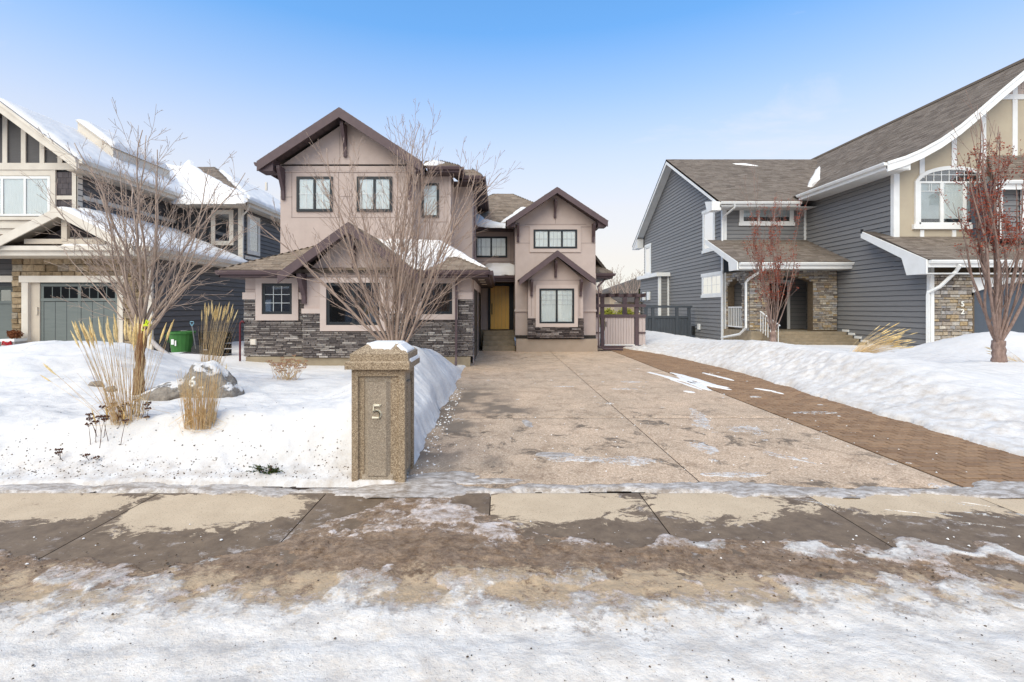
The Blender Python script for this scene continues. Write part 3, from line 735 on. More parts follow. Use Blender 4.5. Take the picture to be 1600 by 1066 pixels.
# ragged strip of ice along the back of the sidewalk
x=np.arange(-9,9,.02); y=np.arange(4.02,4.55,.02); X,Y=np.meshgrid(x,y)
cen=4.24+.05*np.sin(X*1.3)+(fbm(X*1.1,Y*0+8,64)-.5)*.10; wd=.040+.06*(fbm(X*1.8,Y*0+3,61)-.35)+.05*sst(-.6,-2.5,X)+.10*np.exp(-((X-2.6)/.9)**2)+.30*np.exp(-((X+.72)/.35)**2)+.12*sst(3.6,4.6,X)
e=wd-abs(Y-cen)+(fbm(X*4,Y*7,63,6)-.5)*.24
grid_mesh('ice_strip',X,Y,np.where(e>0,.003+.011*np.sqrt(np.clip(e/.06,0,1))*(.6+.8*fbm(X*7,Y*12,66,4)),-.02),M['grey_ice'],e>-.005,None,True,None,kind='structure')

# snow and ice lying on the driveway
def patch(cx,cy,lx,ly,ang=0,seed=0,amp=.10,nf=5,th=.004,m=None,streak=1.0,name='snow_patch',z=.002):
    ca,sa=math.cos(ang),math.sin(ang); fr=Fr((cx,cy,z),(ca,sa,0),(-sa,ca,0),(0,0,1))
    s=max(.012,min(lx,ly)/14)
    u=np.arange(-lx*1.5,lx*1.5,s); v=np.arange(-ly*1.5,ly*1.5,s); A,B=np.meshgrid(u,v)
    r=1-np.sqrt((A/lx)**2+(B/ly)**2); e=r+(fbm(A*nf*streak,B*nf,seed,5)-.5)*2*amp*4
    e=np.where(np.sqrt((A/lx)**2+(B/ly)**2)>1.35,-1,e)
    if not (e>0).any(): return
    h=th*np.sqrt(np.clip(e/.3,0,1)); h=np.where(e>0,h,-.01)
    X=fr.o.x+fr.u.x*A+fr.v.x*B; Y=fr.o.y+fr.u.y*A+fr.v.y*B
    grid_mesh(name,X,Y,z+h,m or M['frost'],e>0,None,True,None,kind='stuff')
def pat(px,py,lx,ly,ang=0,**k):
    D=gy(py); patch(WX(px,D),D,lx,ly,math.radians(ang),**k)
# the tyre-brushed streaks by the brick strip
for i,(x0,y0,x1,y1,w) in enumerate([(1014,582,1098,603,.10),(1048,582,1130,606,.12),(1060,588,1112,612,.16),(1075,596,1140,606,.08),(1100,583,1148,595,.07),(1092,600,1142,609,.06),(1040,590,1104,612,.05),(1180,607,1212,612,.05),(1068,611,1085,614,.09),(1208,612,1225,616,.04)]):
    D0,D1=gy(y0),gy(y1); a=Vector((WX(x0,D0),D0)); b=Vector((WX(x1,D1),D1)); d=b-a
    patch((a.x+b.x)/2,(a.y+b.y)/2,d.length/2,w*.78,math.atan2(d.y,d.x),seed=i*3,amp=.10,nf=9,streak=.35,m=M['snowp'],th=.008)
pat(824,662,.075,.20,8,seed=5,m=M['grey_ice'],amp=.09); pat(920,718,.42,.10,-4,seed=11,amp=.18,nf=6); pat(862,711,.22,.10,0,seed=12,m=M['grey_ice'],amp=.1)
pat(1095,655,.10,.55,-12,seed=14,amp=.24,nf=7); pat(1094,665,.12,.10,0,seed=15,amp=.1); pat(1100,700,.14,.28,0,seed=16,amp=.26,nf=10); pat(1155,742,.28,.07,0,seed=17,amp=.24,nf=9)
pat(1165,672,.18,.22,-20,seed=18,amp=.26,nf=8); pat(1215,712,.28,.06,-50,seed=19,amp=.25,nf=9); pat(880,604,.2,.06,0,seed=20); pat(945,630,.16,.04,-10,seed=22,amp=.05); pat(990,597,.28,.14,0,seed=23,amp=.26,nf=5); pat(975,608,.3,.10,0,seed=24,amp=.25,nf=5)
pat(1180,620,.1,.06,0,seed=25); pat(1270,645,.3,.08,0,seed=27,amp=.2); pat(760,752,.35,.07,3,seed=28,m=M['grey_ice'],amp=.12); pat(700,745,.35,.15,0,seed=29,m=M['grey_ice'],amp=.12)
pat(715,655,.09,.05,0,seed=31); pat(980,720,.3,.12,0,seed=32,amp=.27,nf=12)
rr=random.Random(5)
for i in range(46):
    D=rr.uniform(4.8,13); X_=rr.uniform(-.6,5.6)
    if rr.random()<.35: X_=rr.uniform(2.2,4.2)
    patch(X_,D,rr.uniform(.02,.07),rr.uniform(.012,.03),rr.uniform(-.5,.3),seed=40+i,amp=.2,nf=12)
for i in range(24): patch(rr.uniform(2.5,5.5),rr.uniform(3.5,4.25),rr.uniform(.05,.16),rr.uniform(.006,.012),rr.uniform(-.6,-.2),seed=90+i,amp=.14,nf=12)
pat(1580,772,.5,.10,-22,seed=88,amp=.14,nf=6)

# yard snow
def left_h(X,Y):
    n=fbm(X*.55,Y*.55,71,4)-.5
    base=.30*sst(4.35,5.2,Y)*1.0
    base=np.where(Y>7.5,base*(1-sst(7.5,11.8,Y))+.03*sst(7.5,11.8,Y),base)
    near=.16*np.exp(-((X+2.9)/2.2)**2-((Y-5.3)/.6)**2)
    mound=.72*np.exp(-((X+8.7)/1.9)**2-((Y-10.0)/1.9)**2)+.40*np.exp(-((X+12)/2.2)**2-((Y-10.2)/1.8)**2)+.22*np.exp(-((X+6)/1.5)**2-((Y-8.2)/1.2)**2)
    far=.25*np.exp(-((X+9.0)/2.0)**2-((Y-13.6)/1.0)**2)
    bank=.50*np.exp(-((X+1.62)/.62)**2)*sst(5.0,8.8,Y)*sst(12.9,11.4,Y)+.22*np.exp(-((X+1.3)/.5)**2)*sst(4.3,5.2,Y)*sst(12.5,9,Y)
    h=base+near+mound+bank+far+n*.16*sst(4.6,6,Y)*sst(12.6,9.5,Y)
    h=h+((fbm(X*1.7,Y*2.6,78,4)-.5)*.13+np.abs(fbm(X*.9,Y*1.5,80,3)-.5)*.10)*sst(4.6,5.6,Y)*sst(12.6,10.5,Y)
    # shovelled edges
    ex=(-.90-X)+(fbm(X*2.2,Y*2.2,72,5)-.5)*.24
    ey=(Y-4.34)+(fbm(X*2.4,Y*2.4,73,5)-.5)*.22
    e=np.minimum(ex,ey)
    es=np.minimum(-.88-X+(fbm(X*.7,Y*.7,72,2)-.5)*.2,Y-4.33); ke=np.sqrt(np.clip(es/.75,0,1))*sst(-.02,.14,e)
    h=h*ke+.035*sst(0,.05,e)+(fbm(X*5,Y*5,74,4)-.5)*.045*sst(0,.9,e)*sst(14,5,Y)
    lump=np.abs(fbm(X*3.1,Y*3.1,75,5)-.5)*2; h=h+((.12*lump-.03)*np.exp(-np.clip(e-.2,0,9)/.8)*sst(16,8,Y)+(fbm(X*9,Y*9,79,3)-.5)*.035*np.exp(-np.clip(e-.2,0,9)/.6))*sst(.05,.35,e)
    return h,e
def left_patch(x0,x1,y0,y1,s):
    X,Y=np.meshgrid(np.arange(x0,x1,s),np.arange(y0,y1,s)); h,e=left_h(X,Y)
    d=.55*np.exp(-((Y-4.45)/.28)**2)+.35*np.exp(-np.clip(e,0,9)/.12)+.03
    return X,Y,np.where(e>0,h,-.05),e>-.02,{'dirt':d}
LX0=-9
X,Y,Z,k,at=left_patch(-9.0,-.5,4.2,7.6,.025); 
grid_mesh('front_yard_snow',X,Y,Z,M['snow'],k,None,True,at,kind='structure')
X,Y,Z,k,at=left_patch(-9.02,-.5,7.575,13.3,.05); grid_mesh('lawn_snow',X,Y,Z,M['snow'],k,None,True,at,kind='structure')
X,Y,Z,k,at=left_patch(-24,-8.95,4.2,15.5,.1); grid_mesh('neighbour_yard_snow',X,Y,Z,M['snow'],k,None,True,at,kind='structure')
X,Y=np.meshgrid(np.arange(-13,-6.9,.1),np.arange(13.2,24,.1)); grid_mesh('side_yard_snow',X,Y,.08+(fbm(X,Y,77)-.5)*.12-.05*sst(13.5,13.2,Y),M['snow'],None,None,True,{'dirt':np.full(X.shape,.1)},kind='structure')

def right_edge(Y): return 5.72+.28*np.exp(-((Y-11.5)/3.0)**2)-.75*sst(15.5,19,Y)
def right_h(X,Y):
    r=X-right_edge(Y)+(fbm(X*2.4,Y*2.4,82,5)-.5)*.22
    crest=.46*np.exp(-((X-7.3)/1.2)**2)*sst(5.0,9.5,Y)+.07*sst(5.5,7.5,X)
    crest=crest*(.8+.35*fbm(X*.6,Y*.35,83))*(1-.45*sst(13,18,Y))
    m2=.78*np.exp(-((X-13.0)/1.7)**2-((Y-12.2)/1.7)**2)+.30*np.exp(-((X-9.6)/1.5)**2-((Y-8.9)/1.5)**2)
    sw=.10*np.exp(-((X-8.0)/2.5)**2)*sst(4.4,6.5,Y)
    tail=.12*sst(8.5,10,X)
    ey=(Y-4.38)+(fbm(X*2,Y*2,84,4)-.5)*.2
    e=np.minimum(r,ey); es=np.minimum(X-right_edge(Y)+(fbm(X*.8,Y*.8,82,2)-.5)*.15,Y-4.36); ke=np.sqrt(np.clip(es/1.15,0,1))*sst(-.02,.16,e)
    h=(crest+m2+sw+tail)*ke+.05*sst(0,.05,e)+(fbm(X*4.5,Y*4.5,85,4)-.5)*.06*sst(0,.4,e)
    lump=np.abs(fbm(X*2.7,Y*2.7,86,5)-.5)*2; h=h+((.10*lump-.03)*(.3+1.4*vnoise(X*.9,Y*.9,88))+(fbm(X*8,Y*8,89,3)-.5)*.03)*sst(.05,.4,e)*np.exp(-np.clip(e-.4,0,9)/1.2)
    back=sst(19.5,17.0,Y+0*X)   # fades by the house
    return h*np.where(X>9,np.clip(back+.15,0,1),1.0),e
def right_patch(x0,x1,y0,y1,s):
    X,Y=np.meshgrid(np.arange(x0,x1,s),np.arange(y0,y1,s)); h,e=right_h(X,Y)
    d=.50*np.exp(-np.clip(e-.25,0,9)/.35)+.50*np.exp(-((e-.85)/.40)**2)+.10
    return X,Y,np.where(e>0,h,-.05),e>-.02,{'dirt':d}
X,Y,Z,k,at=right_patch(5.0,11.0,4.3,13.0,.035); grid_mesh('neighbour_bank_snow',X,Y,Z,M['snow'],k,None,True,at,kind='structure')
X,Y,Z,k,at=right_patch(4.0,11.0,12.97,24.0,.06); grid_mesh('neighbour_lawn_snow',X,Y,Z,M['snow'],k,None,True,at,kind='structure')
X,Y,Z,k,at=right_patch(10.97,24.0,4.3,18.5,.1); grid_mesh('snow_mound',X,Y,Z,M['snow'],k,None,True,at,kind='structure')
def zL(x,y): return float(left_h(np.array([[x]]),np.array([[y]]))[0][0,0])
def zR(x,y): return float(right_h(np.array([[x]]),np.array([[y]]))[0][0,0])

# grit and crumbs of dirt scattered on the snow, and ice crumbs
gb=MB(); rg=random.Random(9)

def crumb(b,x,y,z,s):
    n=5; top=[(x+math.cos(a*6.28/n+s)*s*rg.uniform(.6,1.1),y+math.sin(a*6.28/n+s)*s*rg.uniform(.6,1.1),z) for a in range(n)]
    b.add([Vector(p) for p in top]+[Vector((x,y,z+s*rg.uniform(.5,1)))],[(i,(i+1)%n,n) for i in range(n)])
for i in range(900):
    x=rg.uniform(-4.2,4.2); y=rg.uniform(1.9,3.1)**1.0; crumb(gb,x,y,.028+rg.uniform(-.005,.008),.002+.0065*rg.random()**2.5)
for i in range(900):
    x=rg.uniform(-5.5,-1.0); y=4.40+abs(rg.gauss(0,.28)); crumb(gb,x,y,zL(x,y)-.001,rg.choice([.004,.006,.008,.011]))
for i in range(160):
    x=rg.uniform(-7,-1.5); y=rg.uniform(4.6,8); crumb(gb,x,y,zL(x,y)-.001,rg.choice([.004,.006,.009]))
for i in range(500):
    x=rg.uniform(-.9,4); y=rg.uniform(4.4,8); crumb(gb,x,y,.001,rg.choice([.003,.005,.006]))
for i in range(900):
    x=rg.uniform(-4,4); y=rg.gauss(3.0,.16); cl=vnoise(x*3,y*3,7); 
    if rg.random()<float(cl)**2*1.6: crumb(gb,x,y,.012,.0025+.010*rg.random()**3)
gb.build('grit',M['grit'],None,kind='stuff')
ib=MB()
for i in range(90):          # crumbs of slush broken off the crust
    x=rg.uniform(-4,4); y=rg.gauss(3.25,.16); crumb(ib,x,y,.008,.003+.010*rg.random()**4)
for i in range(170):
    x=-.86+rg.gauss(.06,.07); y=rg.uniform(4.4,9.5); crumb(ib,x,y,.002,rg.choice([.006,.009,.014,.02]))
for i in range(150):
    x=rg.uniform(-.9,5); y=rg.uniform(4.3,7); crumb(ib,x,y,.002,rg.choice([.005,.008,.012]))
ib.build('ice_crumbs',M['snowp'],None,kind='stuff')
# ================================================================== the middle house (taupe stucco)
H=thing('stucco_house',(-.2,17,0),'two storey taupe stucco house with plum trim, ledgestone base and a yellow front door','house')
S,ST,PL,PS=M['stucco'],M['stucco_trim'],M['plum'],M['plum_soffit']
GX0,GX1=-6.97,-.765
# garage wing: solid body, its front wall, the bay in the middle
box(H,'garage_wall',S,GX0,GX1,13.0,20.4,.28,2.52)
box(H,'foundation',M['foundation'],GX0+.03,GX1-.03,12.97,13.3,-.1,.27)
BX0,BX1,BY=-5.20,-2.55,12.62
MB().prism(front(13.0),[(BX0,.28),(BX1,.28),(BX1,2.50),(WX(544,12.6),3.62),(BX0,2.50)],0,13.0-BY).build('bay_wall',S,H)
box(H,'foundation',M['foundation'],BX0+.03,BX1-.03,BY+.03,12.96,-.1,.275)
# ledgestone
F13=front(13.0); FB=front(BY)
w1=(WX(411,13),WX(458,13),WZ(491,13),WZ(443,13)); w3=(WX(659,13),WX(707,13),WZ(491,13),WZ(443,13)); w2=(WX(511,BY),WX(594,BY),WZ(508,BY),WZ(442,BY))
zt=WZ(468,13)
def hole(w,s): return (w[0]-s,w[1]+s,w[2]-s,w[3]+s)
for (a,b) in ((GX0,BX0),(BX1,GX1)):
    MB().box(F13,a,b,.28,zt,.001,.012).build('mortar',M['mortar'],H)
stonework(H,F13,[(GX0-.03,.28),(BX0,.28),(BX0,zt),(GX0-.03,zt)],M['ledge'],None,(.035,.062),(.10,.42),(.02,.055),110,[hole(w1,.18)],name='ledgestone')
stonework(H,F13,[(BX1,.28),(GX1+.05,.28),(GX1+.05,zt),(BX1,zt)],M['ledge'],None,(.035,.062),(.10,.42),(.02,.055),80,[hole(w3,.16)],name='ledgestone')
zb=WZ(490,BY)
MB().box(FB,BX0,BX1,.28,zb,.001,.012).build('mortar',M['mortar'],H)
stonework(H,FB,[(BX0-.03,.28),(BX1+.03,.28),(BX1+.03,zb),(BX0-.03,zb)],M['ledge'],None,(.035,.062),(.10,.42),(.02,.055),110,[hole(w2,.15)],name='ledgestone')
stonework(H,side_l(BX0),[(BY,.28),(13,.28),(13,zb),(BY,zb)],M['ledge'],None,(.035,.062),(.1,.3),(.02,.05),0,name='ledgestone')
stonework(H,side_r(BX1),[(BY,.28),(13,.28),(13,zb),(BY,zb)],M['ledge'],None,(.035,.062),(.1,.3),(.02,.05),0,name='ledgestone')
stonework(H,side_r(GX1),[(13.0,.28),(13.62,.28),(13.62,zt),(13.0,zt)],M['ledge'],None,(.035,.062),(.1,.3),(.02,.05),0,name='ledgestone')
# stucco ledges on top of the stone, window surrounds
MB().box(F13,GX0-.04,w1[0]-.18,zt,zt+.19,.0,.075).box(F13,w1[1]+.18,BX0,zt,zt+.19,0,.075).box(F13,BX1,w3[0]-.16,zt,zt+.19,0,.075).box(F13,w3[1]+.16,GX1+.04,zt,zt+.19,0,.075).build_each('trim_band',ST,H)
MB().box(FB,BX0-.04,w2[0]-.16,zb,zb+.13,0,.075).box(FB,w2[1]+.16,BX1+.04,zb,zb+.13,0,.075).build_each('trim_band',ST,H)
FD=M['frame_dark']
window(H,F13,*w1,FD,1,.075,.045,None,M['glass_dark'],(3,3,.0),(ST,.17,.08),mat_m=M['blind_grey'])
window(H,F13,*w3,FD,1,.075,.045,None,M['glass_dark'],None,(ST,.15,.08))
window(H,FB,*w2,FD,2,.08,.045,None,M['glass_dark'],None,(ST,.16,.08))
# reveal lines of the stucco
def reveals(fr,segs,w=.014,d=.006):
    b=MB()
    for (a,c,e,g) in segs:
        if abs(a-c)<1e-6: b.box(fr,a-w/2,a+w/2,min(e,g),max(e,g),.001,d)
        else: b.box(fr,min(a,c),max(a,c),e-w/2,e+w/2,.001,d)
    b.build('reveal_line',M['reveal'],H)
zg=WZ(432,BY)
MB().box(FB,BX0,BX1,2.40,2.425,.001,.02).build_each('trim_band',M['reveal'],H)
reveals(F13,[(GX0,w1[0]-.2,2.12,2.12),(GX0+.33,GX0+.33,1.9,2.5),(w1[1]+.22,BX0,2.12,2.12)])
# garage roof (hip) and its gable
EZ=2.62
slope=.435
Yw=15.0; zr=EZ+(Yw-12.5)*slope
RX0,RX1=-7.40,-.27
F1=roof(H,[(RX0,12.5,EZ),(RX1,12.5,EZ),(RX1-(3.5),16.0,EZ+3.5*slope),(RX0+3.0,16.0,EZ+3.5*slope)][:4],M['shingle_brown'],300,.10)
F2=roof(H,[(RX1,12.5,EZ),(RX1,20.0,EZ),(RX1-3.5,20.0,EZ+3.5*slope),(RX1-3.5,16.0,EZ+3.5*slope)],M['shingle_brown'],0,.10)
F3=roof(H,[(RX0,12.5,EZ),(RX0,20.0,EZ),(RX0+3.0,20.0,EZ+3.5*slope),(RX0+3.0,16.0,EZ+3.5*slope)],M['shingle_brown'],0,.10)
eave(H,'x',RX0,-5.70,12.5,EZ-.02,PL); eave(H,'x',-2.02,RX1,12.5,EZ-.02,PL)
eave(H,'y',12.5,20.0,RX1,EZ-.02,PL,out=1); eave(H,'y',12.5,20.0,RX0,EZ-.02,PL,out=-1)
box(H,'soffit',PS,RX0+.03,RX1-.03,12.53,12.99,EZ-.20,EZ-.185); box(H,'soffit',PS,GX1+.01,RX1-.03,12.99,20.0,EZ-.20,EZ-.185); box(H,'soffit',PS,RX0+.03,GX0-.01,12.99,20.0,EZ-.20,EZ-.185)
for y in (13.5,14.7,16.2): box(H,'soffit_lamp',M['lamp_glow'],-.60,-.42,y,y+.18,EZ-.215,EZ-.202)
xc=-3.86
GY=12.1
Lg,Rg=gable(H,xc,1.79,2.50,3.80,GY,15.1,M['shingle_brown'],0,.26)
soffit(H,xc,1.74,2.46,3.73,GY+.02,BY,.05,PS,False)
for x in (BX0+.02,BX1-.10): bracket(H,BY,x,2.50,.78,.40,.11)
bracket(H,BY,xc,3.52,.85,.36,.09)
# snow on the garage roof
fr,_=F1
def onr(fr,px,py):    # where the sight line through a pixel meets a roof plane, in the plane's frame
    d=Vector(((px-VX)/FPX,1,(VY-py)/FPX)); e_=Vector((0,0,EYE)); t=(fr.o-e_).dot(fr.n)/d.dot(fr.n); q=e_+d*t-fr.o
    return (q.dot(fr.u),q.dot(fr.v))
snow_on(H,fr,[onr(fr,*p) for p in [(604,376),(640,377),(690,379),(716,392),(728,400),(700,402),(676,418),(664,424),(640,402),(612,386)]],.10,.04,.16,3,'roof_snow')
snow_on(H,fr,[onr(fr,*p) for p in [(560,362),(600,376),(650,405),(668,424),(640,418),(600,392),(570,372)]],.09,.04,.12,5,'roof_snow')
snow_on(H,fr,[onr(fr,*p) for p in [(690,382),(712,390),(757,417),(748,416),(712,398),(695,388)]],.05,.03,.03,4,'roof_snow',nf=4,edge=.08)
# garage side: door openings seen edge-on
SR=side_r(GX1)
MB().box(SR,13.75,13.86,.0,2.18,0,.03).box(SR,13.75,19.4,2.18,2.42,0,.03).box(SR,16.35,16.6,0,2.18,0,.03).box(SR,19.3,19.4,0,2.18,0,.03).build('garage_door_trim',ST,H)
for a,b in ((13.87,16.34),(16.61,19.29)):
    d=MB().box(SR,a,b,.02,2.17,.002,.012).build('garage_door',M['frame_dark'],H)
    for k in range(4): MB().box(SR,a+.02,b-.02,.04+k*.53,.04+k*.53+.50,.012,.024).build('door_panel',M['frame_dark'],d)
downspout(H,[(WX(713,12.9),12.86,2.42),(WX(713,12.9),12.86,.30),(WX(713,12.9),12.80,.16),(WX(713,12.9),12.70,.06)],PL,.04)
MB().bbox(F13,WX(394,13),WX(403,13),WZ(539,13),WZ(530,13),.05,.12,.02).build('outlet_cover',M['cream'],H)

# upper left storey
UY=15.0; UX0,UX1=-6.93,-2.72
box(H,'upper_wall',S,UX0,UX1,UY,21.5,2.9,6.15)
MB().prism(front(UY+.3),[(UX0,6.1),(UX1,6.1),(-4.85,7.5)],0,.3).build('gable_wall',S,H)
FU=front(UY)
for px in ((464,520),(558,613)):
    window(H,FU,WX(px[0],UY),WX(px[1],UY),WZ(331,UY),WZ(276.5,UY),FD,2,.08,.045,(M['curtain'],1),M['glass'],(2,2,.0),mat_m=M['white'])
reveals(FU,[(UX0,UX1,WZ(267,UY),0),(UX0,-6.55,WZ(308,UY),0),(WX(528,UY),WX(552,UY),WZ(307,UY),0),(WX(620,UY),UX1,WZ(308,UY),0),(WX(455,UY),WX(530,UY),WZ(340,UY),0),(WX(550,UY),WX(622,UY),WZ(340,UY),0),
    (WX(531,UY),WX(531,UY),WZ(267,UY),WZ(205,UY)),(WX(456,UY),WX(456,UY),WZ(340,UY),WZ(267,UY)),(WX(529,UY),WX(529,UY),WZ(340,UY),WZ(267,UY)),(WX(550,UY),WX(550,UY),WZ(340,UY),WZ(267,UY)),(WX(621,UY),WX(621,UY),WZ(340,UY),WZ(267,UY)),(WX(456,UY),WX(630,UY),WZ(257,UY),0)])
MB().box(FU,UX0,UX1,WZ(269,UY),WZ(267.3,UY),.001,.03).build_each('trim_band',ST,H)
Lu,Ru=gable(H,-4.88,2.50,6.08,7.72,14.45,21.6,M['shingle_brown'],0,(.30))
soffit(H,-4.88,2.45,6.02,7.65,14.47,UY,.06,PS,True)
# boxed eave ends
for sgn,xe in ((-1,-7.38),(1,-2.38)):
    MB().prism(front(UY),[(xe,6.06),(xe,5.80),(xe-sgn*.45,5.80),(xe-sgn*.45,6.06+.29)],0,.5).build_each('eave_return',PL,H)
eave(H,'y',14.45,21.5,-7.38,6.06,PL,out=-1)
bracket(H,UY,-6.82,6.0,.98,.42,.10); bracket(H,UY,-2.82,6.0,.98,.42,.10); bracket(H,UY,-4.86,7.35,.98,.42,.10)
# the two set-back parts on its right
S2Y,S3Y=15.6,16.6; S2X1=WX(704,S2Y); S3X1=-.94
box(H,'upper_wall',S,UX1,S2X1,S2Y,21.5,2.9,6.10); box(H,'upper_wall',S,S2X1,S3X1,S3Y,21.5,2.9,6.02)
F2w=front(S2Y)
window(H,F2w,WX(659,S2Y),WX(686,S2Y),WZ(340,S2Y),WZ(287,S2Y),FD,1,.07,.045,(M['curtain'],1),M['glass'],(2,3,0),mat_m=M['white'])
reveals(F2w,[(UX1,S2X1,WZ(308,S2Y),0),(WX(652,S2Y),S2X1,WZ(347,S2Y),0)])
MB().box(F2w,S2X1-.06,S2X1+.01,2.9,6.0,.001,.03).build('corner_trim',ST,H)
Q1=roof(H,[(-2.45,15.15,6.15),(-1.25,15.15,6.15),(-2.1,16.9,6.85),(-2.6,16.9,6.85)],M['shingle_brown'],0,.08)
roof(H,[(-2.45,15.9,6.05),(-.56,15.9,6.05),(-.95,17.4,6.68),(-2.5,17.4,6.68)],M['shingle_brown'],0,.08)
Q2=roof(H,[(-1.25,15.15,6.15),(-1.25,17.4,6.15),(-1.9,17.4,6.9),(-2.1,16.9,6.85)],M['shingle_brown'],0,.08)
roof(H,[(-.56,15.9,6.05),(-.56,21.6,6.05),(-2.6,21.6,6.95),(-.95,17.4,6.68)][:4],M['shingle_brown'],0,.08)
eave(H,'x',-2.3,-1.25,15.15,6.13,PL); eave(H,'x',-1.25,-.56,15.9,6.03,PL); eave(H,'y',15.15,15.9,-1.25,6.13,PL,out=1); eave(H,'y',15.9,21.5,-.56,6.03,PL,out=1)
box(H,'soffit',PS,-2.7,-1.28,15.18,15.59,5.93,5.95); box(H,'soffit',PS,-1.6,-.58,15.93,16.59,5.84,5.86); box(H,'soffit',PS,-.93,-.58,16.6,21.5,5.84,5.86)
snow_on(H,Q1[0],[(.0,.05),(.35,.05),(.6,1.0),(.2,1.7),(0,1.4)],.06,.04,.12,8,'roof_snow')
downspout(H,[(-.50,16.1,5.9),(-.85,16.45,5.6),(-.87,16.5,3.4),(-.8,16.3,3.15)],PL,.035)

# recessed middle with the entry
MY=19.5
box(H,'upper_wall',S,-1.2,.62,MY,24,2.95,4.95)
FM=front(MY)
window(H,FM,WX(742.5,MY),WX(792.5,MY),WZ(402.5,MY),WZ(370,MY),FD,2,.07,.045,(M['curtain'],1),M['glass'],(3,2,.0),mat_m=M['blind_grey'])
reveals(FM,[(-1.1,.6,WZ(364,MY),0),(.48,.48,3.2,4.9),(-1.1,.6,WZ(409,MY),0)])
hx0,hx1,hy,hz=-3.4,4.6,19.0,4.92
apx=(.05,24.2,7.42)
F4=roof(H,[(hx0,hy,hz),(hx1-1.0,hy,hz),(apx[0]+.6,apx[1],apx[2]),(apx[0]-.3,apx[1],apx[2])],M['shingle_brown'],0,.08)
roof(H,[(hx1-1.0,hy,hz),(hx1-1.0,29,hz),(apx[0]+.6,apx[1]+1,apx[2]),(apx[0]+.6,apx[1],apx[2])],M['shingle_brown'],0,.08)
roof(H,[(hx0,hy,hz),(hx0,29,hz),(apx[0]-.3,apx[1]+1,apx[2]),(apx[0]-.3,apx[1],apx[2])],M['shingle_brown'],0,.08)
eave(H,'x',-1.1,.45,hy,hz-.01,PL); box(H,'soffit',PS,-1.2,.6,hy+.03,MY-.01,hz-.19,hz-.17)
fr=F4[0]
snow_on(H,fr,[onr(fr,*p) for p in [(738,352),(738,334),(752,338),(757,345),(775,349),(790,352),(800,344),(806,330),(812,334),(815,346),(800,356),(760,355)]],.12,.04,.06,12,'roof_snow',nf=3)
snow_on(H,fr,[onr(fr,*p) for p in [(776,351),(800,345),(824,325),(812,326),(800,336),(788,344)]],.10,.04,.08,13,'roof_snow',nf=3)
# entry: side walls, door, canopy
box(H,'entry_wall',S,-.93,.62,19.9,21.2,0,3.2)
FE=front(19.9)
dx0,dx1=WX(766.5,19.85),WX(795.5,19.85); dz0,dz1=WZ(514.5,19.85),WZ(447,19.85)
df=MB().box(FE,dx0-.10,dx0,dz0-.05,dz1+.1,0,.09).box(FE,dx1,dx1+.10,dz0-.05,dz1+.1,0,.09).box(FE,dx0,dx1,dz1,dz1+.1,0,.09).box(FE,dx1+.10,dx1+.34,dz0-.05,dz1+.1,0,.05).build('door_frame',M['frame_dark'],H)
dr=MB().bbox(FE,dx0,dx1,dz0,dz1,.01,.06,.008).build('front_door',M['wood_door'],H,label='yellow wood front door')
for k in range(1,5): MB().box(FE,dx0+(dx1-dx0)*k/5-.003,dx0+(dx1-dx0)*k/5+.003,dz0+.03,dz1-.03,.0605,.0625).build('plank_joint',M['reveal'],dr)
MB().box(FE,dx0+.04,dx0+.075,dz0+.62,dz0+1.08,.07,.10).build('handle',M['black'],dr)
MB().box(FE,dx0-.05,dx1+.05,dz0-.06,dz0-.005,0,.12).build('threshold',M['frame_dark'],H)
box(H,'landing',M['step_conc'],-.90,.60,19.1,19.9,-.05,.68)
box(H,'doormat',M['black'],dx0-.05,dx1-.1,19.4,19.7,.682,.70)
for k in range(4): box(H,'step',M['step_conc'],-.62,.60,17.75+k*.36,19.1,-.05 if k==0 else .17*k+.003,.17*(k+1))
cn=roof(H,[(-.9,18.45,2.88),(1.4,18.45,2.88),(1.4,19.5,3.38),(-.9,19.5,3.38)],M['shingle_brown'],0,.08)
eave(H,'x',-.3,.80,18.45,2.86,PL); box(H,'soffit',PS,-.93,.6,18.48,19.9,2.62,2.66)
snow_on(H,cn[0],[(.25,-.05),(1.75,-.05),(2.1,.35),(1.5,.7),(.9,1.0),(.3,.95)],.26,.04,.12,15,'roof_snow',edge=.35)
box(H,'entry_beam',PL,-.75,.62,18.50,18.62,2.665,2.74)

# right-hand gabled part
KX0,KX1,KY=.60,3.60,17.7
box(H,'upper_wall',S,KX0,KX1,KY,24,.48,4.85)
MB().prism(front(KY+.3),[(KX0,4.85),(KX1,4.85),(2.10,5.86)],0,.3).build('gable_wall',S,H)
FK=front(KY)
MB().box(FK,KX0,KX1,WZ(353,KY)-.03,WZ(353,KY),.001,.03).build_each('trim_band',ST,H)
kw=(WX(833.5,KY),WX(901.5,KY),WZ(388.5,KY),WZ(359,KY))
window(H,FK,*kw,FD,3,.065,.05,(M['curtain'],1),M['glass'],(3,2,.0),(ST,.14,.035),mat_m=M['blind_grey'])
reveals(FK,[(KX0,WX(828,KY),WZ(380,KY),0),(WX(908,KY),KX1,WZ(380,KY),0),(2.10,2.10,4.75,5.5),(KX0+.35,KX1-.35,4.72,4.72)])
gable(H,2.10,1.83,4.76,5.98,17.15,24,M['shingle_brown'],0,.22)
soffit(H,2.10,1.78,4.70,5.90,17.17,KY,.05,PS,True)
bracket(H,KY,KX0+.10,4.72,.66,.36,.09); bracket(H,KY,KX1-.10,4.72,.66,.36,.09); bracket(H,KY,2.08,5.62,.66,.36,.08)
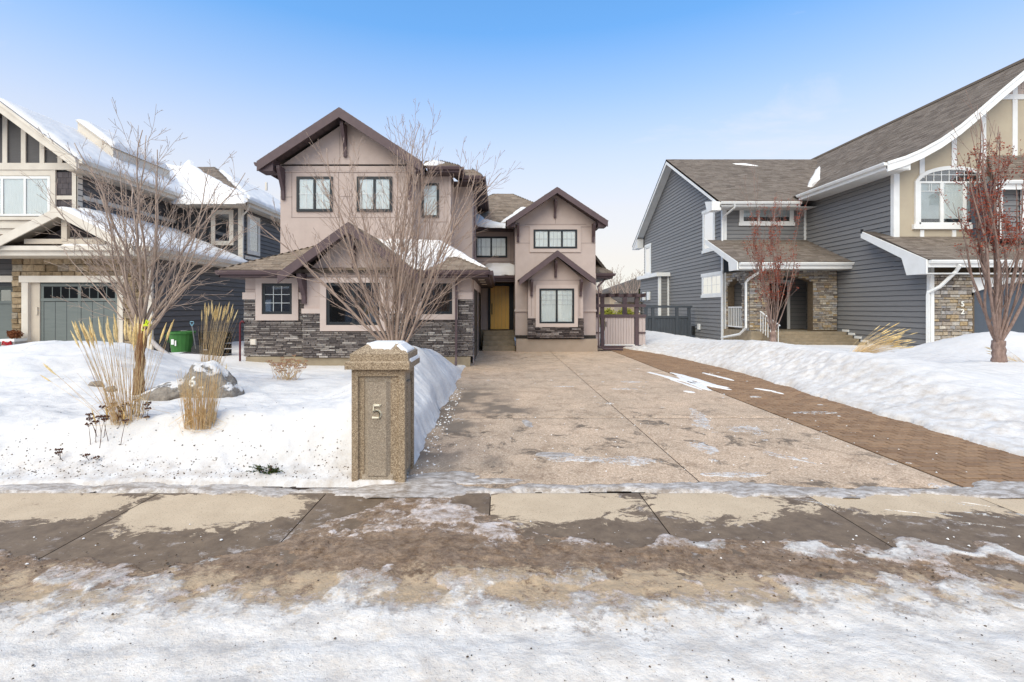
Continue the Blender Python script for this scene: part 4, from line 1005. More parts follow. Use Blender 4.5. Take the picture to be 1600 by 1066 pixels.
for sgn,xe in ((-1,.29),(1,3.91)): MB().prism(front(KY),[(xe,4.74),(xe,4.56),(xe-sgn*.3,4.56),(xe-sgn*.3,4.94)],0,.45).build_each('eave_return',PL,H)
BYY=17.2; b0,b1=1.05,3.05
MB().prism(front(KY),[(b0,.50),(b1,.50),(b1,2.62),(2.05,3.50),(b0,2.62)],0,KY-BYY).build('bay_wall',S,H)
FBB=front(BYY)
bw=(WX(842.5,BYY),WX(897,BYY),WZ(505.5,BYY),WZ(451,BYY))
window(H,FBB,*bw,FD,2,.065,.05,(M['curtain'],1),M['glass'],(3,3,.55),(ST,.13,.06),mat_m=M['blind_grey'])
reveals(FBB,[(b0,b1,WZ(438,BYY),0),(2.05,2.05,2.75,3.2),(b0+.12,b0+.12,1.3,2.5),(b1-.12,b1-.12,1.3,2.5)])
zs=WZ(497.5,BYY)
MB().box(FBB,b0,b1,.50,zs,.001,.012).build('mortar',M['mortar'],H)
stonework(H,FBB,[(b0-.03,.50),(b1+.03,.50),(b1+.03,zs),(b0-.03,zs)],M['ledge_dark'],None,(.045,.075),(.12,.38),(.03,.06),0,[hole(bw,.13)],name='ledgestone')
MB().box(FK,KX0,KX1,.46,.58,.001,.05).build('base_course',M['mortar'],H)
MB().box(FK,KX0-.03,b0,1.46,1.54,.0,.05).box(FK,b1,KX1+.03,1.46,1.54,0,.05).build_each('trim_band',ST,H)
box(H,'plinth',M['conc_plinth'],KX0+.02,KX1-.02,17.25,17.8,-.05,.455)
gable(H,2.06,1.35,2.62,3.64,16.75,KY,M['shingle_brown'],0,.22)
soffit(H,2.06,1.31,2.57,3.58,16.77,BYY,.05,PS,True)
bracket(H,BYY,b0+.12,2.62,.60,.34,.08); bracket(H,BYY,b1-.10,2.62,.60,.34,.08); bracket(H,BYY,2.04,3.30,.60,.34,.08)
# small roof to the right of it
roof(H,[(4.35,18.6,2.95),(4.35,23,2.95),(3.6,23,3.9),(3.6,18.6,3.9)],M['shingle_brown'],0,.08)
roof(H,[(3.6,18.1,2.95),(4.35,18.1,2.95),(3.6,19.9,3.7)],M['shingle_brown'],0,.08)
eave(H,'x',3.5,4.35,18.1,2.93,PL); eave(H,'y',18.1,23,4.35,2.93,PL,out=1); box(H,'soffit',PS,3.6,4.33,18.12,23,2.72,2.75)
downspout(H,[(4.2,18.4,2.8),(3.72,17.9,2.4),(3.70,17.64,2.2),(3.70,17.64,.22),(3.85,17.5,.08),(4.6,17.6,.05)],PL,.035)
box(H,'sidewall',S,3.0,3.62,KY+.02,24,0,2.9)

# ================================================================== gate with pergola
Gt=thing('pergola_gate',(4.9,18.9,0),'beige board yard gate with plum frame under a small pergola','gate')
GYY=18.9
FG=front(GYY)
for px in (941,994.5): box(Gt,'post',PL,WX(px,GYY)-.07,WX(px,GYY)+.07,GYY-.07,GYY+.07,0,WZ(462,GYY))
gx0,gx1=WX(944,GYY)+.02,WX(991,GYY)-.0
n=11
for k in range(n):
    a=gx0+(gx1-gx0)*k/n; MB().bbox(FG,a+.004,a+(gx1-gx0)/n-.004,.14,WZ(496,GYY),-.02,.02,.006).build('gate_board',M['gate_board'],Gt)
for a,b in ((3.66,WX(938,GYY)-.02),(WX(998,GYY),WX(1008.5,GYY))):
    m_=max(1,int((b-a)/.12)); 
    for k in range(m_): MB().bbox(FG,a+(b-a)*k/m_+.004,a+(b-a)*(k+1)/m_-.004,.12,WZ(496,GYY),-.03,.01,.005).build('fence_board',M['gate_board'],Gt)
    MB().box(FG,a,b,WZ(520,GYY)-.03,WZ(520,GYY)+.03,.012,.05).build('rail',PL,Gt)
MB().box(FG,3.62,WX(1009,GYY),WZ(496,GYY),WZ(491.5,GYY),-.06,.06).build('rail',PL,Gt)
MB().box(FG,3.62,WX(1009,GYY),.0,.10,-.03,.03).build('rail',PL,Gt)
MB().box(FG,3.62,WX(1008,GYY),WZ(480,GYY),WZ(475.5,GYY),.07,.11).build('beam',PL,Gt)
MB().box(FG,3.62,WX(1006,GYY),WZ(464,GYY),WZ(460,GYY),.07,.11).build('beam',PL,Gt)
MB().box(FG,gx0-.1,gx1+.1,.10,.14,.0,.03).build('kick_rail',M['white'],Gt)
for k in range(6):
    x=WX(933+k*13.5,GYY); MB().prism(side_r(x),[(GYY-.55,2.02),(GYY+.55,2.02),(GYY+.65,2.17),(GYY-.65,2.17)],0,.04).build('rafter',PL,Gt)
MB().box(FG,gx0+.03,gx0+.06,.85,1.05,.02,.06).build('latch',M['black'],Gt)
for px in (941,988):
    MB().box(FG,WX(px,GYY)-.09,WX(px,GYY)+.09,1.30,2.05,-1.2,-1.1).build('post',PL,Gt)

# grey fence in front of the blue house
Fe=thing('grey_fence',(9,25.5,0),'charcoal grey board fence panel with open top beside the blue-grey house','fence')
FY=25.5; FF=front(FY); fx0,fx1=WX(1008,FY),WX(1078,FY)
for px in (1009.5,1020,1057.5,1076.5): box(Fe,'post',M['grey_fence'],WX(px,FY)-.07,WX(px,FY)+.07,FY-.07,FY+.07,-.1,WZ(479,FY))
n=15
for k in range(n):
    a=fx0+(fx1-fx0)*k/n; MB().bbox(FF,a+.004,a+(fx1-fx0)/n-.004,-.1,WZ(497,FY),-.02,.02,.006).build('fence_board',M['grey_fence'],Fe)
MB().box(FF,fx0,fx1+.1,WZ(481,FY),WZ(477.5,FY),-.07,.09).build('cap_rail',M['grey_fence'],Fe)
MB().box(FF,fx0,fx1,WZ(497,FY),WZ(493.5,FY),-.05,.05).build('rail',M['grey_fence'],Fe)
# ================================================================== the blue-grey house on the right
B=thing('blue_grey_house',(14,22,0),'blue-grey sided house with white trim, stone porch and swept gable on the right','house')
SB,W,WS=M['siding_blue'],M['white'],M['white_soffit']
WXa=10.6; WY0,WY1=22.4,34.6
inner=surf('inner_wall',(.08,.095,.12),None,2,.8,0)
# left wing body, its gable-end wall facing left
ridY=28.6; rz=10.55; ez0,ez1=6.62,6.3
def gz(y): return ez0+(rz-ez0)*(y-21.9)/(ridY-21.9) if y<ridY else ez1+(rz-ez1)*(35.8-y)/(35.8-ridY)
prof=[(WY0,-.1),(WY1,-.1),(WY1,gz(WY1)-.15),(ridY,rz-.2),(WY0,gz(WY0)-.15)]
MB().prism(side_r(WXa+.02),prof,0,4.2).build('wing_wall',inner,B)
SL=side_l(WXa+.02)
sw1=(23.35,24.5,4.55,6.45); sw2=(33.15,34.2,4.05,5.95); sw3=(22.55,24.6,2.25,3.2)
siding(B,SL,prof,SB,.19,holes=[sw1,sw2,sw3])
def wwin(fr,a,b,c,d,panes,cur,glass=None,munt=None,label=None,tr=.12,arch=False,div=None,head=True):
    w=window(B,fr,a,b,c,d,W,panes,.06,.06,cur,glass,munt,None,label,div=div,mat_m=W)
    s=MB().box(fr,a-tr,a,c-tr*.6,d,.026,.055).box(fr,b,b+tr,c-tr*.6,d,.026,.055).box(fr,a-tr-.05,b+tr+.05,d,d+tr*1.25,.026,.075).box(fr,a-tr-.04,b+tr+.04,c-tr*1.2,c,.026,.085)
    s.build('surround',W,w); return w
wwin(SL,*sw1,1,(M['curtain'],1)); wwin(SL,*sw2,1,(M['curtain'],1)); wwin(SL,*sw3,2,(M['curtain'],1),munt=(2,2,0))
# small side bay
box(B,'side_bay',inner,9.98,WXa,29.6,33.4,-.1,3.6)
siding(B,side_l(9.98),[(29.6,-.1),(33.4,-.1),(33.4,3.55),(29.6,3.55)],SB); siding(B,front(29.6),[(9.98,-.1),(WXa,-.1),(WXa,3.55),(9.98,3.55)],SB)
box(B,'bay_fascia',W,9.75,WXa,29.35,33.6,3.55,3.78); box(B,'corner_trim',W,9.93,10.10,29.53,29.62,-.1,3.55); box(B,'corner_trim',W,10.50,WXa-.0,29.53,29.60,-.1,3.55)
for yy in (31.2,32.2): box(B,'side_vent',W,9.86,9.96,yy,yy+.45,2.1,2.65)
# rake overhang of the left gable (facing left): fascia and soffit boards
RX=10.08
for (y0,z0,y1,z1) in ((21.6,6.45,ridY,rz),(35.9,6.22,ridY,rz)):
    MB().prism(side_l(RX+.04),[(y0,z0),(y1,z1),(y1,z1-.30),(y0,z0-.27)],0,.04).build('rake_board',W,B)
    MB().prism(side_r(RX+.04),[(y0,z0-.14),(y1,z1-.15),(y1,z1-.17),(y0,z0-.16)],0,WXa-RX-.04).build('soffit',WS,B)
MB().prism(side_l(RX+.04),[(21.6,6.45),(21.6,6.05),(22.1,6.05),(22.35,6.6)],0,.42-.0).build('eave_return',W,B)
MB().prism(side_r(RX+.04),[(35.9,6.22),(35.9,5.95),(34.7,5.95),(34.7,6.6)],0,.45).build('eave_return',WS,B)
G=M['shingle_grey']
MXR=13.72   # main eave
J=(13.9,21.6,6.5)
wr=roof(B,[(RX,21.6,6.45),(14.0,21.6,6.45),(19.6,ridY,rz),(RX,ridY,rz)],G,0,.10,.15,(.2,.42))
roof(B,[(RX,35.9,6.22),(17,35.9,6.22),(17,ridY,rz),(RX,ridY,rz)],G,0,.10,.15,skip=True)
eave(B,'x',RX+.0,13.75,21.6,6.43,W,.12,h=.20)
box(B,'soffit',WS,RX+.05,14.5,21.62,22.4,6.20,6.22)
fr=wr[0]
snow_on(B,fr,[onr(fr,*p) for p in [(1145,256),(1165,256),(1186,260),(1170,259),(1150,257.5)]],.05,.05,.05,21,'roof_snow')
# wing front wall, three small windows
FWg=front(WY0)
siding(B,FWg,[(WXa,4.5),(14.5,4.5),(14.5,6.2),(WXa,6.2)],SB,.19,holes=[(WX(1156,WY0),WX(1240,WY0),WZ(350,WY0),WZ(324,WY0))])
wwin(FWg,WX(1159,WY0),WX(1235,WY0),WZ(348,WY0),WZ(327,WY0),3,(M['blind_grey'],.6),tr=.13,munt=None)
MB().box(FWg,WXa-.02,WXa+.14,4.3,6.2,.0,.045).build_each('corner_trim',W,B); MB().box(side_l(WXa),WY0-.02,WY0+.14,-.1,6.2,.0,.045).build_each('corner_trim',W,B)
MB().box(FWg,14.40,14.5,4.3,6.2,.0,.045).build_each('corner_trim',W,B)
downspout(B,[(WXa+.10,21.5,6.3),(WXa+.10,21.55,6.15),(WXa-.12,22.15,5.85),(WXa-.12,22.25,5.7),(WXa-.12,22.25,4.4)],W,.045)
# main block: side wall facing left
X0=14.5
mprof=[(15.98,-.05),(24.5,-.05),(24.5,6.75),(17.4,6.75),(17.4,3.9),(15.98,3.0)]
MB().prism(side_r(X0+.02),[(16.05,-.05),(24.5,-.05),(24.5,3.0),(16.05,3.0)],0,6).build('main_wall',inner,B)
MB().prism(side_r(X0+.02),[(17.45,3.0),(24.5,3.0),(24.5,6.85),(17.45,6.85)],0,8).build('main_wall',inner,B)
SLm=side_l(X0+.02)
siding(B,SLm,[(15.98,-.05),(24,-.05),(24,3.1),(15.98,3.1)],SB,.19); siding(B,SLm,[(17.4,3.12),(24,3.12),(24,6.8),(17.4,6.8)],SB,.19)
siding(B,SLm,[(15.98,3.1),(17.4,3.1),(17.4,4.1)],SB,.19)
# swept main roof: eave low at the left, ridge far right
rp=[(13.72,6.78),(14.35,6.98),(14.95,7.24),(15.6,7.60),(16.3,8.09),(17.0,8.68),(17.8,9.38),(18.6,10.05),(19.5,10.78)]
Yf,Yb=16.75,36
for (a,b) in zip(rp[:-1],rp[1:]):
    r_=roof(B,[(a[0],Yf,a[1]),(a[0],Yb,a[1]),(b[0],Yb,b[1]),(b[0],Yf,b[1])],G,0,.05,.15,(.2,.42),name='roof_slope')
box(B,'ridge_cap',G,19.4,19.6,Yf,Yb,10.74,10.84)
MB().prism(Fr((0,0,0),(1,0,0),(0,0,1),(0,1,0)),[(19.5,10.74),(24.5,6.6),(24.5,6.5),(19.5,10.62)],Yf,Yb).build('roof_slope',M['deck'],B)
# snow caught in the valley
c1=Fr((0,0,0),(1,0,0),(0,0,1),(0,-1,0))
vs_pts=[(1262,292),(1280,258),(1291,253),(1298,268),(1297,280),(1280,287),(1268,293)]
snow_on(B,fr,[onr(fr,*p) for p in vs_pts],.14,.05,.04,22,'roof_snow',base=.03,edge=.1)
# curved white barge board in front, moulded in two steps
w_=.36
fb=front(Yf)
up=[(x,z-.006) for x,z in rp]; lo=[(x,z-w_) for x,z in rp[::-1]]
for i in range(len(rp)-1):
    (xa,za),(xb,zb_)=rp[i],rp[i+1]
    MB().prism(fb,[(xa,za-.006),(xb,zb_-.006),(xb,zb_-w_),(xa,za-w_)],0,.05).build('barge_board',W,B)
    MB().prism(fb,[(xa,za-.05),(xb,zb_-.05),(xb,zb_-.11),(xa,za-.11)],.05,.075).build('barge_moulding',W,B)
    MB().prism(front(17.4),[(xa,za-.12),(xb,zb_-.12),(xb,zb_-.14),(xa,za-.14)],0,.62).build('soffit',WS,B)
MB().prism(fb,[(13.72,6.76),(13.72,6.48),(14.55,6.48),(14.55,6.95)],-.04,-.0).build('eave_return',W,B)
eave(B,'y',Yf,21.7,13.72,6.76,W,.13,out=-1,h=.24)
box(B,'soffit',WS,13.75,X0,Yf,21.7,6.50,6.52)
# beige front gable face
FBg=front(17.4)
face=[(X0,4.0),(19.5,4.0),(21.5,4.0),(21.5,9.0),(19.5,10.5),(18.6,9.85),(17.8,9.15),(17.0,8.45),(16.3,7.85),(15.6,7.38),(14.95,7.02),(X0,6.85)]
MB().prism(front(17.45),face,0,.05).build('gable_wall',M['beige'],B)
MB().box(FBg,X0-.03,X0+.17,3.9,6.52,.0,.05).build_each('corner_trim',W,B); MB().box(side_l(X0),17.36,17.5,3.9,6.55,.0,.04).build_each('corner_trim',W,B)
aw0,aw1=WX(1434,17.4),WX(1541,17.4); az0,az1,azt=WZ(351,17.4),WZ(287,17.4),WZ(266,17.4)
for px,zt_,zb0 in ((1440,None,azt-.28),(1490,None,azt-.02),(1536,None,azt-.2),(1585,None,4.0)):
    x=WX(px,17.4); zt2=np.interp(x,[p[0] for p in rp],[p[1] for p in rp])-.30
    MB().box(FBg,x-.09,x+.09,zb0,min(zt2,10.4),.0,.03).build_each('batten',W,B)
for px in (1440,1490,1536): x=WX(px,17.4); MB().box(FBg,x-.07,x+.07,4.15,az0-.2,.0,.03).build_each('batten',W,B)
zc=WZ(152,17.4)
MB().box(FBg,18.0,21.4,zc-.09,zc+.09,0,.045).build('cross_beam',W,B)
# pale shakes above the beam
y=zc+.09; r=0
while y<10.3:
    xa=np.interp(y+.3,[p[1] for p in rp],[p[0] for p in rp])+.05; x=xa-(.1 if r%2 else 0)
    while x<21.3: MB().bbox(FBg,max(x,xa),x+.24,y,y+.215,0,.02,.004).build('shake',M['shake_pink'],B); x+=.245
    y+=.22; r+=1
# arched window
win=MB(); fw=.07
win.box(FBg,aw0,aw1,az0,az0+fw,0,.06).box(FBg,aw0,aw0+fw,az0,az1,0,.06).box(FBg,aw1-fw,aw1,az0,az1,0,.06).box(FBg,aw0,aw1,az1,az1+.07,0,.06)
cuts=[aw0+(aw1-aw0)*k/3 for k in range(4)]
for c in cuts[1:3]: win.box(FBg,c-.06,c+.06,az0+fw,az1,0,.06)
wa=win.build('arched_window',W,B)
for i in range(3):
    a,b=cuts[i]+.06,cuts[i+1]-.06
    MB().box(FBg,a,b,az0+fw,az1,.03,.036).build('pane',M['glass'],wa); MB().box(FBg,a,b,az0+fw+.14,az1,.006,.012).build('blind',M['blind_grey'] if i!=1 else M['curtain'],wa)
    MB().box(FBg,a,b,az0+fw,az0+fw+.14,.006,.012).build('dark_room',M['frame_dark'],wa)
    if i!=1: MB().box(FBg,a,b,az1-.30,az1-.28,.037,.045).box(FBg,a+.31,a+.325,az1-.28,az1,.037,.045).box(FBg,b-.32,b-.305,az1-.28,az1,.037,.045).build('muntin',W,wa)
cxw=(aw0+aw1)/2; hw=(aw1-aw0)/2; rise=azt-az1
def arc(t,ho,r0): return (cxw+(hw+ho)*t, az1+.07+ (rise-.07+r0)*(1-t*t)**.6 if abs(t)<1 else az1+.07)
ts=[-1+2*k/16 for k in range(17)]
ab=MB()
for t0,t1 in zip(ts[:-1],ts[1:]):
    p0,p1=arc(t0,.14,.14),arc(t1,.14,.14); q0,q1=arc(t0,-.0,-.0),arc(t1,-.0,-.0)
    ab.prism(FBg,[q0,q1,p1,p0],0,.07)
ab.build('arch_trim',W,wa)
gl=[arc(t,0,0) for t in ts]; MB().prism(FBg,[(aw0,az1+.07)]+gl[1:-1]+[(aw1,az1+.07)],.02,.026).build('arch_pane',M['glass'],wa); MB().prism(FBg,[(aw0,az1+.07)]+gl[1:-1]+[(aw1,az1+.07)],.002,.008).build('blind',M['siding_dark'],wa)
mb=MB()
for k in range(1,9):
    t=-1+2*k/9; x,z=arc(t,0,0); mb.box(FBg,x-.012,x+.012,az1+.07,z,.03,.036)
mb.box(FBg,aw0+.15,aw1-.15,az1+.30,az1+.32,.037,.042); mb.build('muntin',W,wa)
MB().box(FBg,aw0-.14,aw0,az0-.05,az1+.07,0,.07).box(FBg,aw1,aw1+.14,az0-.05,az1+.07,0,.07).box(FBg,aw0-.22,aw1+.22,az0-.18,az0,0,.10).build('surround',W,wa)
# lower front roof over the garage
gy0=15.45
lr=roof(B,[(13.98,gy0,3.20),(24,gy0,3.20),(24,17.4,4.22),(14.0,17.4,4.22)],G,160,.08,.15,(.2,.42))
roof(B,[(13.98,17.4,4.22),(X0,17.4,4.22),(X0,18.3,4.55),(13.98,18.3,4.55)],G,0,.08,.15,skip=True)
MB().prism(side_l(13.98),[(gy0-.0,3.18),(18.25,4.55),(18.25,4.30),(gy0+.95,3.32),(gy0+.75,2.72),(gy0,2.72)],0,.05).build('rake_board',W,B)
box(B,'rake_cap',M['black'],13.92,13.98,18.18,18.25,4.46,4.62)
MB().prism(side_r(13.98),[(gy0+.02,3.05),(18.2,4.35),(18.2,4.33),(gy0+.02,3.03)],0,.5).build('soffit',WS,B)
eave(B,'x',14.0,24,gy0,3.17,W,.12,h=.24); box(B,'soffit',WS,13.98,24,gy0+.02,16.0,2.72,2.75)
# stone pier and garage door
sx1=WX(1516,16)
MB().box(front(16.0),X0,sx1+.12,-.1,2.95,0,.02).build('mortar',M['mortar_tan'],B)
MB().box(front(16.0),sx1+.12,24,2.5,2.95,0,.02).build('mortar',M['mortar_tan'],B)
stonework(B,front(15.98),[(X0,-.1),(sx1,-.1),(sx1,2.7),(X0,2.7)],M['stone_multi'],None,(.06,.15),(.12,.38),(.04,.09),230,name='fieldstone')
stonework(B,front(15.98),[(sx1,2.42),(19,2.42),(19,2.7),(sx1,2.7)],M['stone_multi'],None,(.08,.13),(.12,.38),(.04,.09),50,name='fieldstone')
text(B,'5',.24,(WX(1504,15.86),15.86,WZ(475.5,15.86)),M['number_white'],'house_number'); text(B,'2',.24,(WX(1504,15.86),15.86,WZ(487.5,15.86)),M['number_white'],'house_number')
MB().box(front(16.0),X0-.02,X0+.09,.0,3.0,.0,.12).box(side_l(X0),15.9,16.02,.0,3.0,.0,.04).build_each('corner_trim',W,B)
gd=MB().box(front(16.25),sx1,24,-.1,2.5,0,.02).build('garage_door',M['blue_door'],B,label='blue-grey garage door under a white arch')
for k in range(4):
    for j in range(4): MB().bbox(front(16.23),sx1+.06+j*.98,sx1+1.0+j*.98,.0+k*.60,.56+k*.60,0,.015,.01).build('door_panel',M['blue_door'],gd)
arcp=[(sx1+.0+ (5.0)*t, 2.12+.42*(1-(2*t-1)**2)) for t in [k/14 for k in range(15)]]
MB().prism(front(15.95),[(sx1,2.62),(sx1,2.02)]+arcp+[(sx1+5,2.62)],0,.06).build('arch_trim',W,B)
downspout(B,[(14.95,15.35,3.0),(14.95,15.5,2.80),(14.62,15.72,2.30),(14.36,15.86,2.12),(14.36,15.86,2.02),(14.36,15.86,.15)],W,.055)
box(B,'drain_boot',M['black'],14.27,14.45,15.78,15.94,-.05,.2)
# small cross gable with white-trimmed window at the frame edge
fx=WX(1556,16.3)
box(B,'dormer_wall',inner,fx+.2,22,16.45,17.4,4.0,6.0)
siding(B,front(16.45),[(fx+.2,4.0),(22,4.0),(22,6.0),(fx+.2,6.0)],SB,.19,holes=[(WX(1594,16.4),22,4.2,5.9)])
MB().box(front(16.42),fx+.15,fx+.33,4.0,6.0,0,.04).build_each('corner_trim',W,B)
roof(B,[(fx-.2,16.1,5.95),(22,16.1,5.95),(22,17.4,7.2),(fx+.9,17.4,7.2)],G,0,.08,.15)
eave(B,'x',fx-.2,22,16.1,5.93,W,.12,h=.3)
MB().box(front(16.40),WX(1594,16.4),WX(1594,16.4)+.14,4.2,5.9,0,.06).build_each('corner_trim',W,B)
# porch
pz=.60
pr=roof(B,[(9.82,19.45,3.50),(14.5,19.45,3.50),(14.5,22.38,4.80),(9.82,22.38,4.80)],G,0,.08,.15,(.2,.42))
MB().prism(side_l(9.82),[(19.45,3.48),(22.5,4.86),(22.5,4.62),(20.2,3.55),(20.15,3.16),(19.45,3.16)],0,.05).build('rake_board',W,B)
MB().prism(side_r(9.82),[(19.5,3.30),(22.4,4.58),(22.4,4.56),(19.5,3.28)],0,.78).build('soffit',WS,B)
eave(B,'x',9.85,14.62,19.45,3.47,W,.12,h=.26); box(B,'soffit',WS,9.85,14.5,19.47,20.3,3.2,3.22)
box(B,'porch_deck',M['step_conc'],10.62,14.45,20.0,22.4,-.1,pz)
def arch_wall(fr,u0,u1,v0,v1,o0,o1,oz,rise,th,name,mp):
    pts=[(o0,v0)]+[]
    k=12; arcs=[(o0+(o1-o0)*i/k, oz+rise*(1-(2*i/k-1)**2)) for i in range(k+1)]
    b=MB()
    b.prism(fr,[(u0,v0),(o0,v0),(o0,v1),(u0,v1)],-th,0); b.prism(fr,[(o1,v0),(u1,v0),(u1,v1),(o1,v1)],-th,0)
    for p,q in zip(arcs[:-1],arcs[1:]): b.prism(fr,[p,q,(q[0],v1),(p[0],v1)],-th,0)
    b.build(name,mp,B)
    hs=[(p[0],q[0],v0,min(p[1],q[1])+.02) for p,q in zip(arcs[:-1],arcs[1:])]
    return hs
FP=front(20.3)
o0,o1=WX(1201,20.3),WX(1270,20.3)
hs=arch_wall(FP,10.72,14.48,pz-.05,3.25,o0,o1,2.72,.22,.35,'porch_wall',M['mortar_tan'])
stonework(B,FP,[(10.72,pz-.4),(14.46,pz-.4),(14.46,3.2),(10.72,3.2)],M['stone_multi'],None,(.05,.11),(.12,.36),(.03,.07),300,hs+[(11.6,14.46,pz-.4,pz+.02)],name='ledge_stone')
hs=arch_wall(side_l(10.72),20.3,22.4,pz-.05,3.25,20.85,22.2,2.62,.25,.3,'porch_wall',M['mortar_tan'])
stonework(B,side_l(10.72),[(20.3,pz-.5),(22.3,pz-.5),(22.3,3.2),(20.3,3.2)],M['stone_multi'],None,(.06,.13),(.12,.36),(.03,.07),0,hs,name='ledge_stone')
siding(B,front(22.38),[(10.9,pz),(14.5,pz),(14.5,3.2),(10.9,3.2)],SB,.19)
box(B,'porch_ceiling',WS,10.9,14.45,20.35,22.35,3.2,3.24)
FPd=front(22.33)
dd=MB().box(FPd,12.55,13.55,pz,2.75,0,.03).build('entry_door',M['black'],B,label='black front door inside the stone porch')
MB().box(FPd,12.62,13.48,1.6,2.65,.03,.034).build('pane',M['glass_dark'],dd)
MB().box(FPd,12.42,12.55,pz,2.9,0,.06).box(FPd,13.55,13.68,pz,2.9,0,.06).box(FPd,12.42,13.68,2.75,2.9,.061,.08).build_each('door_trim',W,B)
box(B,'corner_trim',W,14.15,14.25,20.75,20.85,pz,2.9)
MB().box(side_l(10.70),22.32,22.46,-.1,3.25,0,.05).build_each('corner_trim',W,B)
for z in (pz+.12,pz+1.0): MB().box(side_l(10.75),20.9,22.25,z,z+.05,-.02,.03).build_each('railing_rail',W,B)
for k in range(9): MB().box(side_l(10.75),20.95+k*.155,20.98+k*.155,pz+.12,pz+1.0,-.01,.02).build('baluster',W,B)
for k in range(5): box(B,'step',M['step_conc'],11.15,14.42-(.0),20.0-.34*(5-k)+.0,20.05,-.1 if k==0 else .12*k+.003,.12*(k+1))
for k in range(5): MB().box(side_l(X0),20.0-.34*(5-k)-.04,20.0-.34*(4-k)-.04,.12*(k+1)-.0,.12*(k+1)+.09,.0,.05).build('step_trim',W,B)
# stair railing
for k in range(8):
    y=18.7+k*.18; z=.10+.5*(k/7); MB().tube([(11.02,y,z),(11.02,y,z+.85)],.014,4).build('baluster',W,B)
MB().tube([(11.02,18.6,.9),(11.02,20.0,1.45)],.028,4).build_each('railing_rail',W,B)
downspout(B,[(10.85,19.35,3.3),(10.82,19.45,3.15),(10.56,20.05,2.82),(10.50,20.16,2.68),(10.50,20.16,.75),(10.45,20.6,.45),(10.42,22.2,.20)],W,.05)
box(B,'gas_box',W,WXa-.10,WXa-.02,24.9,25.1,.45,.75)
box(B,'meter_pipe',M['black'],WXa-.16,WXa-.02,25.6,25.75,.1,.6)
# ================================================================== the dark house on the left
L=thing('dark_grey_house',(-15,18,0),'dark grey sided house with cream trim and snow-covered roof at far left','house')
C,CS,SDk=M['cream'],M['cream_soffit'],M['siding_dark']
LX=-11.7
inner2=surf('inner_wall_dark',(.045,.046,.05),None,2,.8,0)
box(L,'garage_wall',inner2,WX(21,16),LX-.02,16.05,30,-.1,3.4)
F16=front(16.0)
# stone field around the garage door
dxa,dxb=WX(62,16),WX(183,16); dzt=WZ(443,16)
tx0,tx1=WX(38,16),WX(194,16)
MB().box(F16,WX(21,16),tx0,-.1,3.4,-.02,.0).box(F16,tx1,LX,-.1,3.4,-.02,.0).box(F16,tx0,tx1,2.66,3.4,-.02,.0).build('mortar',M['mortar_tan'],L)
stonework(L,F16,[(WX(21,16),-.1),(LX-.12,-.1),(LX-.12,3.35),(WX(21,16),3.35)],M['stone_tan'],None,(.12,.25),(.16,.48),(.04,.10),300,[(tx0,tx1,-.2,2.66)],name='fieldstone')
MB().box(F16,LX-.14,LX+.02,-.1,3.4,0,.08).build_each('corner_trim',C,L)
# trim and door
MB().box(F16,tx0,WX(48,16),-.1,2.5,0,.10).box(F16,WX(190,16),tx1+.03,-.1,2.5,0,.10).box(F16,tx0-.06,tx1+.09,2.46,2.68,0,.13).build_each('garage_door_trim',C,L)
MB().box(F16,WX(48,16),dxa,-.1,2.46,-.12,.0).box(F16,dxb,WX(190,16),-.1,2.46,-.12,.0).build_each('garage_door_trim',CS,L)
def gdoor(fr,a,b,z1,label):
    d=MB().box(fr,a,b,-.1,z1,-.10,-.06).build('garage_door',M['garage_door'],L,label=label)
    mid=(a+b)/2
    bars=MB()
    for x in (a,mid-.05,b-.10): bars.box(fr,x,x+.10,-.1,z1,-.06,-.035)
    for z in (z1-.10,z1-.60): bars.box(fr,a,b,z,z+.10,-.035,-.02)
    bars.build('door_stile',M['garage_door'],d)
    for s in (a+.10,mid+.05):
        w_=(b-a)/2-.15
        for k in range(3): MB().bbox(fr,s+k*w_/3+.006,s+(k+1)*w_/3-.006,-.1,z1-.62,-.06,-.045,.006).build('door_panel',M['garage_door'],d)
        p=MB().box(fr,s,s+w_,z1-.50,z1-.12,-.055,-.05).build('pane',M['glass_dark'],d)
        MB().box(fr,s,s+w_,z1-.50,z1-.12,-.0595,-.058).build('dark_room',M['dark_inside'],d)
        m=MB()
        for k in range(1,4): m.box(fr,s+w_*k/4-.012,s+w_*k/4+.012,z1-.50,z1-.12,-.05,-.04)
        m.build('muntin',M['garage_door'],d)
gdoor(F16,dxa,dxb,dzt,'grey-green garage door framed in tan stone')
F165=front(16.5)
gdoor(F165,WX(-130,16.5),WX(21,16.5)-.03,2.35,'grey-green garage door cut by the frame edge')
box(L,'garage_wall',inner2,-24,WX(21,16),16.2,16.5,2.35,3.4)
siding(L,front(16.18),[(-22,2.72),(WX(21.5,16.1),2.72),(WX(21.5,16.1),3.35),(-22,3.35)],SDk,.2)
MB().box(front(16.17),-22,WX(21.5,16.1),2.48,2.70,0,.05).build_each('garage_door_trim',C,L)
MB().box(F16,WX(52,15.9),WX(55.5,15.9),WZ(492,15.9),WZ(480,15.9),.0,.04).build('keypad',CS,L)
# long side wall
SRr=side_r(LX)
siding(L,SRr,[(16.0,-.1),(30,-.1),(30,6.3),(21.5,6.3),(21.5,3.4),(16,3.4)],SDk,.2)
siding(L,side_r(LX-.001),[(16,3.2),(21.5,3.2),(21.5,3.45),(16,3.45)],SDk,.2)
